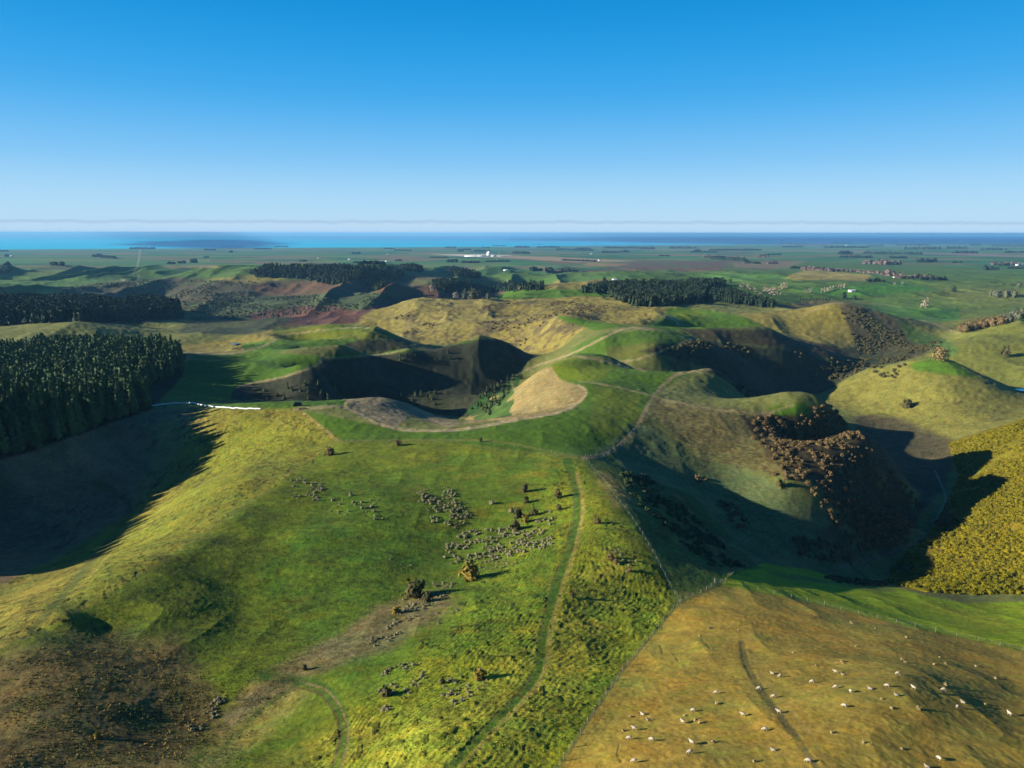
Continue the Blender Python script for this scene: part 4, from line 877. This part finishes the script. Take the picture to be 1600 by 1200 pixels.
# ---------------------------------------------------------------- single trees, mid and far country
def tree(name,label,cat,u,v,px,shape,mat,aspect=.45,n=260,group=None,D=(500,6000),k=0):
    p=at(u,v,*D); h=px/F*math.hypot(p[0],p[1]); r_=h*aspect
    rt=thing(name,label,cat,tuple(p),k*1.1,group); V,Q=crown(shape,n,h*.055,500+k,h,r_,.06 if shape!='poplar' else .03,.62 if mat!='bare' else 0)
    obj('crown',mesh('crown',V,Q,MT[mat]),parent=rt); t=trunk_geo(h*.75,h*.025,h*.008,5,0,4,k); obj('trunk',mesh('trunk',t[0],t[1],MT['trunk']),parent=rt); return rt
tree('willow_tree','tan rounded willow at the valley mouth below the right-hand hill','tree',1468,562,18,'ball','tanleaf',.6,380,k=1)
tree('pale_tree','pale leafless tree alone in the green fields on the right','tree',1445,480,12,'ball','bare',.4,200,k=2)
for i,(u,v,px,lb) in enumerate([(1318,466,10,'dark round tree, left one of the pair on the right fields'),(1335,468,7,'dark round tree, right one of the pair on the right fields'),(1490,455,8,'dark tree beside the far right paddock fence'),(944,440,8,'dark lone tree on the green rise right of centre'),
      (1592,448,8,'dark tree clump against the far right edge'),(1141,441,6,'small dark tree in the fields right of the small conifer wood')]):
    tree('broadleaf_tree',lb,'tree',u,v,px,'ball','greyleaf' if i==4 else 'pinefar',.55,150,k=10+i)
for i in range(9):
    tree('poplar_tree','pale leafless poplar in the short row on the right fields','poplar',1284+i*4.4,457-i*.9,7,'poplar','bare',.22,90,'row of pale poplars in the right fields',k=30+i)
for i,(u,v,px,m,lb) in enumerate([(738,468,18,'greyleaf','tall grey green gum, biggest of the trees above the tan hill'),(726,468,14,'greyleaf','grey green gum left of the tallest one above the tan hill'),(748,467,14,'greyleaf','grey green gum right of the tallest one above the tan hill'),
      (763,468,10,'greyleaf','short gum standing on its own by the bright paddock'),(812,454,7,'bare','pale bare tree at the left end of the dark hedge trees'),(712,466,10,'bare','pale bare tree left of the gums'),(676,456,12,'bare','pale trunk-like tree above the russet slope')]):
    tree('gum_tree' if m=='greyleaf' else 'bare_tree',lb,'tree',u,v,px,'ball',m,.42,220,k=50+i)
g='bare trees along the stream flats on the right'
for i,(u,v,px) in enumerate([(1204,460,11),(1212,461,13),(1222,452,9),(1226,451,10),(1196,456,9),(1180,456,7),(1258,458,6),(1265,457,6),(1188,462,6),(1170,452,8),(1160,448,8),(1398,445,4),(1410,443,4)]):
    tree('bare_tree','pale leafless tree among those on the stream flats, right','tree',u,v,px,'ball','bare',.5,110,g,k=70+i)
g='brown trees in the belt below the right-hand downs'
for i in range(22):
    u=1500+i*4.6; v=517-i*.9+(i%3)*1.5-(max(0,i-13))*.5; tree('belt_tree','grey brown tree in the belt at the foot of the right-hand downs','tree',u,v,11+(i*5)%4,'ball','greyleaf' if i>14 else 'brown',.5,100,g,D=(1100,6000),k=100+i)
g='dark trees at the top right edge of the downs'
for i in range(9): tree('hill_tree','dark tree in the loose clump high on the right fields','tree',1549+i*4.5,462+(i%3)*1.2,9+(i%3),'ball','greyleaf',.5,90,g,k=140+i)
for i in range(10): tree('hedge_tree','low dark tree in the hedge above the brown ridge, right','tree',1250+i*5,468+(i%2),3.5,'ball','pinefar',.7,50,'hedge trees above the brown ridge',k=160+i)

# ---------------------------------------------------------------- shelterbelts and farms of the plain
small=[crown('ball',16,.35,400+k,1.,.5,.0,.95) for k in range(4)]
def belt(u0,u1,v,px,dv=0,mat='belt',k=0):
    a,b=at(u0,v,2000,40000),at(u1,v+dv,2000,40000); L_=math.hypot(b[0]-a[0],b[1]-a[1]); h=min(max(px/F*a[1],12),34); n=int(min(120,max(4,L_/(h*.35))))
    r=np.random.default_rng(k+900); t=np.linspace(0,1,n)+r.uniform(-.3,.3,n)/n
    X=a[0]+(b[0]-a[0])*t+r.normal(size=n)*h*.25; Y=a[1]+(b[1]-a[1])*t+r.normal(size=n)*h*.5; Z=ground_h(X,Y)-1
    o=obj('shelterbelt',scatter_mesh('shelterbelt',small,np.stack([X,Y,Z],1),h*r.uniform(.75,1.2,n),r.uniform(0,6.3,n),MT[mat]))
    lab='dark line of shelter trees across the far plain' if mat=='belt' else 'brownish line of leafless shelter trees on the plain to the right'
    return tag(o,lab,'shelterbelt','dark shelterbelts on the plain' if mat=='belt' else 'brown shelterbelts on the plain')
BELTS=[(205,242,390,3),(262,330,386.5,2),(345,380,386.8,2),(495,530,383,2.2),(548,566,384,1.5),(430,450,387,2),(148,160,402,4),(160,180,403,3,2),(80,97,415,5),(262,272,413,3),(279,289,412,4),(300,304,411,6),(320,336,392,2.5),(360,363,395,3),(320,326,403,2),
 (470,478,409,3),(550,562,397,2.5),(552,600,411,2),(560,600,414,2.5),(616,642,392,1.6),(618,626,408,2.5),(696,712,388,2.5),(720,735,391,2),(754,765,388,2),(742,765,393,2.5),(672,700,403,1.6),(698,714,410,4),(722,748,411,3),(760,795,409,2),(716,724,393,3),
 (784,850,383.5,2),(804,826,387,2.5),(840,872,387,2.5),(870,925,391,2.5,1),(900,922,389,2),(802,826,396,3,1),(940,968,395,2.6),(945,1000,388,2.5),(972,982,394,3),(1000,1022,389,3),(1046,1085,388,3),(1085,1095,392,2.5),(1110,1188,391,2.2),(1080,1120,394,2),
 (1190,1200,400,3),(832,862,423,5),(874,890,424,4),(880,930,407,2,2),(1112,1165,404,4,4),(1165,1188,411,3,1),(1220,1256,381,1.6),(1222,1254,386,2),(1290,1355,387,3.2),(1300,1330,380,1.5),(1355,1380,384,2),(1312,1328,397,5),(1315,1362,402,3),(1350,1440,396,3,1),
 (1390,1416,403,3),(1415,1470,389,3.5),(1400,1450,383,2),(1480,1510,388,3),(1490,1525,395,3),(1516,1530,383,3),(1535,1568,390,3),(1550,1600,384,2),(1436,1464,409,5),(1236,1254,419,3),(1358,1380,440,3),(1412,1440,435,3),(1440,1476,437,3),(1540,1556,421,5),(1575,1600,419,3),(1570,1600,394,2.5),
 (1200,1220,398,2),(1560,1576,414,3),(1488,1502,410,2),(0,14,419,4),(0,16,427,4,-3),(8,16,402,3),(0,12,394,2),(1030,1046,400,2),(600,616,389,1.5),(400,424,390,2),(640,652,384,1.3),(770,790,385,1.5)]
for k,b in enumerate(BELTS): belt(*b[:4],*(b[4:5] or (0,)),'belt',k)
for k,b in enumerate([(1252,1300,421,5,3),(1300,1345,423,4,2),(1345,1380,426,4,1),(1380,1400,430,7,0),(1400,1440,433,5,2),(1440,1450,435,6),(1355,1385,412,7,1),(1385,1405,413,5),(1550,1590,413,4),(1200,1215,412,4),(1185,1200,402,3),(1240,1300,383,2),(850,900,424,3),(1100,1112,402,3)]): belt(*b[:4],(b[4] if len(b)>4 else 0),'beltbrown',100+k)
def box(V,Q,x0,x1,y0,y1,z0,z1):
    o=len(V); V+= [(x0,y0,z0),(x1,y0,z0),(x1,y1,z0),(x0,y1,z0),(x0,y0,z1),(x1,y0,z1),(x1,y1,z1),(x0,y1,z1)]
    Q+= [(o,o+3,o+2,o+1),(o+4,o+5,o+6,o+7),(o,o+1,o+5,o+4),(o+1,o+2,o+6,o+5),(o+2,o+3,o+7,o+6),(o+3,o,o+4,o+7)]
def house_parts(rt,w,d,h,roof='greyroof',wall='whitewall'):
    V=[];Q=[]; box(V,Q,-w/2,w/2,-d/2,d/2,-1,h); obj('wall',mesh('wall',V,Q,MT[wall]),parent=rt)
    e=.4; V=[(-w/2-e,-d/2-e,h),(w/2+e,-d/2-e,h),(w/2+e,d/2+e,h),(-w/2-e,d/2+e,h),(-w/2-e,0,h+d*.28),(w/2+e,0,h+d*.28)]
    Q=[(0,1,5,4),(2,3,4,5),(0,4,4,3),(1,2,5,5),(0,3,2,1)]; bm=bmesh.new(); vs=[bm.verts.new(v) for v in V]
    for q in Q:
        s=list(dict.fromkeys(q)); bm.faces.new([vs[i] for i in s])
    me=bpy.data.meshes.new('roof'); bm.to_mesh(me); bm.free(); me.materials.append(MT[roof]); obj('roof',me,parent=rt)
    V=[];Q=[]; box(V,Q,-w*.12,w*.12,-d/2-.06,-d/2+.02,0,h*.75); obj('door',mesh('door',V,Q,MT['dark']),parent=rt)
FARMS=[(18,402,45,'white farm shed at the far left of the plain'),(546,406,22,'low pale shed left of the white farm buildings'),(588,409,26,'white farm building, left of three in a row on the plain'),(596,409,18,'white farm building, middle of three in a row on the plain'),(605,409,26,'white farm building, right of three in a row on the plain'),
 (605,398,20,'small white house alone on the plain, left of centre'),(769,409,22,'small white house, left of the pair below the factory'),(774,408,26,'white house, right of the pair below the factory'),(924,397,26,'white building on the plain right of centre'),(937,407,24,'white farmhouse beyond the tree line right of centre'),(960,438,14,'small pale farm shed in the green rise'),
 (1323,383,45,'bright white building amid the far trees on the right'),(1331,455,18,'white-roofed hut in the right-hand green field'),(1398,433,14,'farmhouse with a red roof among the bare trees'),(1590,414,30,'white building near the right edge, larger'),(1596,413,22,'white building near the right edge, smaller'),(790,423,20,'pale house by the edge of the hills'),(497,404,18,'tiny white house on the left plain')]
for i,(u,v,w,lb) in enumerate(FARMS):
    p=at(u,v,1800,40000); rt=thing('farm_building',lb,'building',tuple(p),.3*(i%5)-.6,None); house_parts(rt,w,w*.55,w*.22,'redroof' if 'red' in lb else 'greyroof')
# dairy factory with tall white tower
p=at(764,401,3000,30000); s_=p[1]/7500.
fa=thing('milk_factory','white factory with a tall tower and low sheds far out on the plain','factory',tuple(p),.1)
def fbox(nm,x0,x1,y0,y1,h,mat='whitewall'):
    V=[];Q=[]; box(V,Q,x0*s_,x1*s_,y0*s_,y1*s_,-2,h*s_); obj(nm,mesh(nm,V,Q,MT[mat]),parent=fa)
fbox('tower',-22,18,-15,15,46); fbox('tower_top',-10,14,-12,12,54); fbox('shed',-250,-24,-30,30,10); fbox('shed',-120,-30,-70,-34,14,'greyroof'); fbox('shed',24,62,-20,20,12); fbox('silo',64,76,-6,6,28); fbox('chimney',104,107,-1.5,1.5,48,'greyroof'); fbox('shed',80,190,-16,16,7,'greyroof')

# ---------------------------------------------------------------- sheep
def sheep_mesh(pose):
    if pose=='graze': J=[(-.48,0,.66,.17),(-.25,0,.68,.30),(.10,0,.68,.31),(.38,0,.66,.24),(.56,0,.50,.13),(.70,0,.26,.10),(.76,0,.10,.055)]
    elif pose=='stand': J=[(-.48,0,.66,.17),(-.25,0,.68,.30),(.10,0,.68,.31),(.38,0,.68,.24),(.54,0,.86,.14),(.66,0,.96,.11),(.84,0,.88,.06)]
    else: J=[(-.46,0,.26,.17),(-.25,0,.30,.29),(.10,0,.31,.31),(.36,0,.34,.24),(.50,0,.56,.14),(.60,0,.68,.10),(.78,0,.62,.055)]
    V=[j[:3] for j in J]; R=[(j[3],j[3]) for j in J]; E=[(i,i+1) for i in range(len(J)-1)]
    hz=.0 if pose!='lie' else None
    for x,k in ((-.34,1),(.30,3)):
        for s in (-1,1):
            if pose=='lie': a=(x,s*.2,.14); b=(x+.28,s*.26,.06); V+=[a,b]; R+=[(.08,.08),(.04,.04)]; n=len(V); E+=[(k,n-2),(n-2,n-1)]
            else: V+=[(x,s*.15,.42),(x-.02,s*.15,.22),(x+.01,s*.15,.02)]; R+=[(.10,.10),(.045,.045),(.04,.04)]; n=len(V); E+=[(k,n-3),(n-3,n-2),(n-2,n-1)]
    hb=len(J)-2
    for s in (-1,1):
        a=V[hb]; V.append((a[0]-.03,s*.17,a[2]+.06)); R.append((.03,.02)); E.append((hb,len(V)-1))
    V.append((-.60,0,V[0][2]-.14)); R.append((.05,.05)); E.append((0,len(V)-1))
    me=bpy.data.meshes.new('sk'); me.from_pydata(V,E,[]); o=bpy.data.objects.new('sk',me); COL.objects.link(o)
    m=o.modifiers.new('s','SKIN'); me.skin_vertices[0].data[1].use_root=True
    for i,r_ in enumerate(R): me.skin_vertices[0].data[i].radius=r_
    ss=o.modifiers.new('u','SUBSURF'); ss.levels=1; ss.render_levels=1
    dg=bpy.context.evaluated_depsgraph_get(); out=bpy.data.meshes.new_from_object(o.evaluated_get(dg)); out.name='sheep'
    bpy.data.objects.remove(o); out.materials.clear(); out.materials.append(MT['wool'])
    for p_ in out.polygons: p_.use_smooth=True
    return out
SM={k:sheep_mesh(k) for k in ('graze','stand','lie')}; DW=SM['lie'].copy(); DW.materials.clear(); DW.materials.append(MT['darkwool'])
NUM=['first','second','third','fourth','fifth','sixth','seventh','eighth','ninth','tenth','eleventh','twelfth','thirteenth','fourteenth','fifteenth','sixteenth','seventeenth','eighteenth','nineteenth','twentieth']
SH={'lower left flock':[(984,1156,'graze',2.9),(992,1141,'stand',2.7),(992,1192,'graze',3.0),(1005,1117,'lie',2.5),(1014,1126,'lie',3.4),(1019,1158,'graze',2.6),(1068,1130,'stand',2.2),(1079,1177,'graze',3.2),(1082,1163,'stand',2.3),(1084,1112,'graze',2.8),(1120,1084,'graze',3.0)],
 'group along the vehicle track':[(1162,1119,'stand',2.8),(1187,1077,'graze',3.1),(1196,1142,'graze',2.9),(1208,1053,'lie',2.9),(1210,1090,'graze',3.0),(1210,1173,'lie',3.1),(1218,1114,'stand',2.6),(1220,1058,'graze',3.3),(1264,1191,'graze',2.7)],
 'right-hand flock on the brown paddock':[(1270,1067,'graze',3.0),(1307,1052,'stand',2.7),(1307,1075,'graze',3.0),(1319,1055,'lie',3.3),(1320,1105,'graze',2.5),(1330,1082,'stand',4.6),(1361,1077,'lie',2.9),(1387,1073,'graze',2.6),(1402,1087,'lie',3.1),(1404,1054,'graze',3.1),(1428,1077,'stand',2.4),(1450,1199,'lie',3.),(1468,1187,'graze',1.8),(1475,1079,'graze',3.1),(1497,1106,'graze',.2),(1506,1098,'lie',2.8),(1578,1117,'stand',1.9)]}
WORD={'graze':'white sheep grazing','stand':'white sheep standing','lie':'white sheep lying down'}
for fl,lst in SH.items():
    pp=at_many([(a[0],a[1]) for a in lst],70,260)
    for k,(a,p) in enumerate(zip(lst,pp)):
        x,y=p[0],p[1]; nx=(gz(x+.8,y)-gz(x-.8,y))/1.6; ny=(gz(x,y+.8)-gz(x,y-.8))/1.6
        o=obj('sheep',SM[a[2]],tuple(p)); nrm=Vector((-nx*.7,-ny*.7,1)).normalized(); o.rotation_mode='QUATERNION'
        o.rotation_quaternion=Vector((0,0,1)).rotation_difference(nrm)@Matrix.Rotation(a[3],4,'Z').to_quaternion(); o.scale=(.78,)*3; o.location.z+=.02
        tag(o,f'{WORD[a[2]]}, {NUM[k]} from the left in the {fl}','sheep','sheep on the brown paddock')
# straw coloured tussock tufts
r=random.Random(77); tf=bushes('ball',26,.10,.40,.26,'rock','tussock_tuft',3,core=.8)
for i,(u,v) in enumerate([(1109,982),(1154,985),(1094,994),(1316,1034),(1318,1037),(1410,1030),(1416,1035),(1460,1038),(1469,1027),(1478,1037),(1526,1041),(1331,974),(1368,982),(1417,996),(1338,1010),(1478,1070),(1394,1107),(1436,1108),(1378,1092),(1410,1170),(1540,1100),(1556,1060),(1300,1145),(1350,1160),(1240,1020),(1275,1040),(985,1120),(975,1142),(1087,1125),(1094,1130),(1070,1118),(1115,1160),(1120,1100),(1180,1190)]):
    p=at(u,v,60,260); tag(obj('tussock_tuft',tf[i%3],(p[0],p[1],p[2]-.05),i,r.uniform(.8,1.5)),'small straw coloured tussock on the brown sheep paddock','tussock','straw tussocks on the sheep paddock')

# ---------------------------------------------------------------- fences, gate
def tube_geo(pts,rad,ns=4):
    V=[];Q=[]
    for i,p_ in enumerate(pts):
        a=Vector(pts[max(0,i-1)]);b=Vector(pts[min(len(pts)-1,i+1)]); m=(b-a).to_track_quat('Z','Y').to_matrix()
        for k in range(ns): w=2*math.pi*k/ns+.785; V.append(tuple(Vector(p_)+m@Vector((rad*math.cos(w),rad*math.sin(w),0))))
    for i in range(len(pts)-1):
        for k in range(ns): Q.append((i*ns+k,i*ns+(k+1)%ns,(i+1)*ns+(k+1)%ns,(i+1)*ns+k))
    return V,Q
def fence(label,pl,sp,D,hgt=1.25,pr=.08,big=1.,post_mat='wood'):
    W_=at_many(smooth(pl,8),*D); d=np.concatenate([[0],np.cumsum(np.hypot(*(W_[1:,:2]-W_[:-1,:2]).T))]); n=min(98,int(d[-1]/sp)+1); t=np.linspace(0,d[-1],n)
    X=np.interp(t,d,W_[:,0]);Y=np.interp(t,d,W_[:,1]);Z=ground_h(X,Y); o=(X[0],Y[0],Z[0])
    rt=thing('wire_fence',label,'fence',o); V=[];Q=[]
    for i in range(1): box(V,Q,-pr,pr,-pr*.55,pr*.55,-.3,hgt)
    pm=mesh('post',V,Q,MT[post_mat]); r=random.Random(n)
    for i in range(n): 
        q=obj('post',pm,(X[i]-o[0],Y[i]-o[1],Z[i]-o[2]),r.uniform(0,1.5),(1,1,1.25 if i%6==0 else r.uniform(.9,1.05)),parent=rt)
    for hh in (.45,.8,1.12):
        tv,tq=tube_geo([(X[i]-o[0],Y[i]-o[1],Z[i]-o[2]+hh*hgt/1.25) for i in range(n)],.010*big,3); obj('wire',mesh('wire',tv,tq,MT['wire']),parent=rt)
    return rt
fence('long wire fence between brown sheep paddock and green strip, to the right edge',[(1134,911),(1250,936.5),(1400,973),(1600,1017),(1680,1036)],5.,(140,300),pr=.10)
fence('wire fence down the left side of the brown sheep paddock',[(1118,912),(1100,924),(1062,944),(1010,1005),(960,1070),(868,1210)],4.5,(80,260),pr=.09)
fence('fence curving from the main ridge down to the paddock corner',[(917,719),(955,768),(1000,828),(1062,942)],6,(170,420),pr=.09)
fence('fence along the skyline of the near green slope',[(527,690),(600,690),(690,688),(780,696),(860,706),(914,717)],7,(330,480),pr=.1)
fence('short fence from the dark bale stack down to the paddock corner',[(472,642),(495,662),(526,689)],6,(360,520),pr=.1)
fence('fence with pale posts crossing the shaded hollow beside the gate',[(1138,902),(1160,892),(1190,880)],3,(190,330),1.2,.13)
fence('fence climbing the pale bank from the ridge corner to the upper paddocks',[(915,714),(950,707),(985,679),(1005,650),(1020,622)],7,(340,620),pr=.12)
fence('fence along the crest of the right-hand spur',[(1022,622),(1100,635),(1190,645)],8,(430,600),pr=.12)
def gate():
    a,b=at_many([(1118,911),(1134,911)],150,300); d=Vector(b)-Vector(a); L_=math.hypot(d.x,d.y); rt=thing('farm_gate','pale steel farm gate at the corner where the paddock fences meet','gate',tuple(a),math.atan2(d.y,d.x)); rt.location.z+=.1
    dz=(b[2]-a[2])/L_
    for k in range(5):
        z=.3+k*.24; tv,tq=tube_geo([(0,0,z),(L_,0,z+dz*L_)],.045,5); obj('rail',mesh('rail',tv,tq,MT['galv']),parent=rt)
    for x in (0,L_*.5,L_): tv,tq=tube_geo([(x,0,.2+dz*x),(x,0,1.35+dz*x)],.05,5); obj('stile',mesh('stile',tv,tq,MT['galv']),parent=rt)
    for x in (-.3,L_+.3): V=[];Q=[]; box(V,Q,x-.1,x+.1,-.1,.1,-.5+dz*x,1.7+dz*x); obj('gate_post',mesh('gate_post',V,Q,MT['wood']),parent=rt)
gate()
# ---------------------------------------------------------------- wrapped silage, bale stacks, ponds
W_=at_many(smooth([(236,636),(262,632),(296,631),(320,635),(350,638),(408,640)],8),420,640)
V=[];Q=[];ns=10
seg=[]; d=np.concatenate([[0],np.cumsum(np.hypot(*(W_[1:,:2]-W_[:-1,:2]).T))]); tt=np.arange(0,d[-1],.45)
X=np.interp(tt,d,W_[:,0]);Y=np.interp(tt,d,W_[:,1]);Z=ground_h(X,Y)
for i in range(len(tt)):
    j=min(i+1,len(tt)-1); k=max(i-1,0); m=Vector((X[j]-X[k],Y[j]-Y[k],Z[j]-Z[k])).to_track_quat('Y','Z').to_matrix(); rd=.52*(1-.10*(abs((i%4)-1.5)>1))
    for q in range(ns): w=2*math.pi*q/ns; V.append(tuple(Vector((X[i],Y[i],Z[i]+.42))+m@Vector((rd*math.cos(w),0,rd*math.sin(w)))))
for i in range(len(tt)-1):
    for q in range(ns): Q.append((i*ns+q,(i+1)*ns+q,(i+1)*ns+(q+1)%ns,i*ns+(q+1)%ns))
tag(obj('silage_row',mesh('silage_row',V,Q,MT['wrap'],smoothf=True)),'long white row of wrapped silage bales lying along the ridge by the pines','silage bales')
def bale_stack(label,u,v,nx,nz,mat,rz):
    p=at(u,v,380,560); rt=thing('bale_stack',label,'bale stack',tuple(p),rz); bm=bmesh.new()
    bmesh.ops.create_cone(bm,segments=14,radius1=.75,radius2=.75,depth=1.25,cap_ends=True); bmesh.ops.rotate(bm,verts=bm.verts,cent=(0,0,0),matrix=Matrix.Rotation(math.pi/2,3,'X')); bmesh.ops.bevel(bm,geom=[e for e in bm.edges if e.calc_face_angle(0)>1],offset=.1,segments=2,affect='EDGES')
    me=bpy.data.meshes.new('bale'); bm.to_mesh(me); bm.free(); me.materials.append(MT[mat])
    for row in range(2):
        for z in range(nz):
            for x in range(nx-z): obj('bale',me,((x+z*.5-nx/2)*1.52,row*1.3,.72+z*1.3),0,1,rt)
bale_stack('dark covered bale stack at the ridge corner, behind the tan one',467,635,4,2,'cover',.2)
bale_stack('tan straw bale stack at the ridge corner, in front of the dark one',474,640,3,1,'straw',.1)
def pond(name,label,u,v,w,d):
    p=at(u,v,600,1600); n=28; V=[(0,0,0)]+[(w*(1+.12*math.sin(3*a)+.08*math.sin(5*a+1))*math.cos(a),d*(1+.1*math.cos(2*a+1))*math.sin(a),0) for a in [2*math.pi*i/n for i in range(n)]]
    bm=bmesh.new(); vs=[bm.verts.new(q) for q in V]; [bm.faces.new((vs[0],vs[1+i],vs[1+(i+1)%n])) for i in range(n)]; me=bpy.data.meshes.new(name); bm.to_mesh(me); bm.free()
    m,t,N=nt('pond water'); o=N('ShaderNodeOutputMaterial'); b=N('ShaderNodeBsdfPrincipled',inp={'Base Color':(.012,.07,.16,1),'Roughness':.08}); t.links.new(b.outputs[0],o.inputs[0]); me.materials.append(m)
    mx=max(gz(p[0]+w*.9*math.cos(a),p[1]+d*.9*math.sin(a)) for a in [i*.5 for i in range(13)])
    q=obj(name,me,(p[0],p[1],mx+.1)); q['kind']='structure'; q['label']=label
pond('pond','small blue pond in the tan paddock left of centre',368,539,6,9)
pond('farm_pond','blue farm pond at the right edge behind the pale hill',1600,612,9,8)
# clouds high over the coast, out of the frame, whose shadows lie on the sea
def cloud(sx,sy,rx,ry,z,seed,rz=0):
    off=z/math.tan(SUN_EL); cx=sx-off*math.cos(SUN_AZ); cy=sy-off*math.sin(SUN_AZ); bm=bmesh.new(); bmesh.ops.create_icosphere(bm,subdivisions=4,radius=1)
    for v in bm.verts:
        c=v.co; k=1+.12*math.sin(4*c.x+seed)+.10*math.sin(7*c.y+3*c.x+seed)+.05*math.sin(13*c.x); v.co=Vector((c.x*rx*k,c.y*ry*k,c.z*300*k))
    for f in bm.faces: f.smooth=True
    me=bpy.data.meshes.new('cloud'); bm.to_mesh(me); bm.free(); me.materials.append(CLOUDM); o=obj('cloud',me,(cx,cy,z),rz); o['kind']='stuff'; o['label']='high cloud over the sea'
CLOUDM=flat_mat('cloud vapour',(.9,.9,.9),(.85,.86,.88),scale=.0005)
cloud(-10900,26500,2600,9500,14000,1,.39)
cloud(27500,38000,26000,17500,21000,4)
for o in list(bpy.data.objects):
    if o.name.startswith('sk'): bpy.data.objects.remove(o)
print('done',time.time()-T0,len(bpy.data.objects))
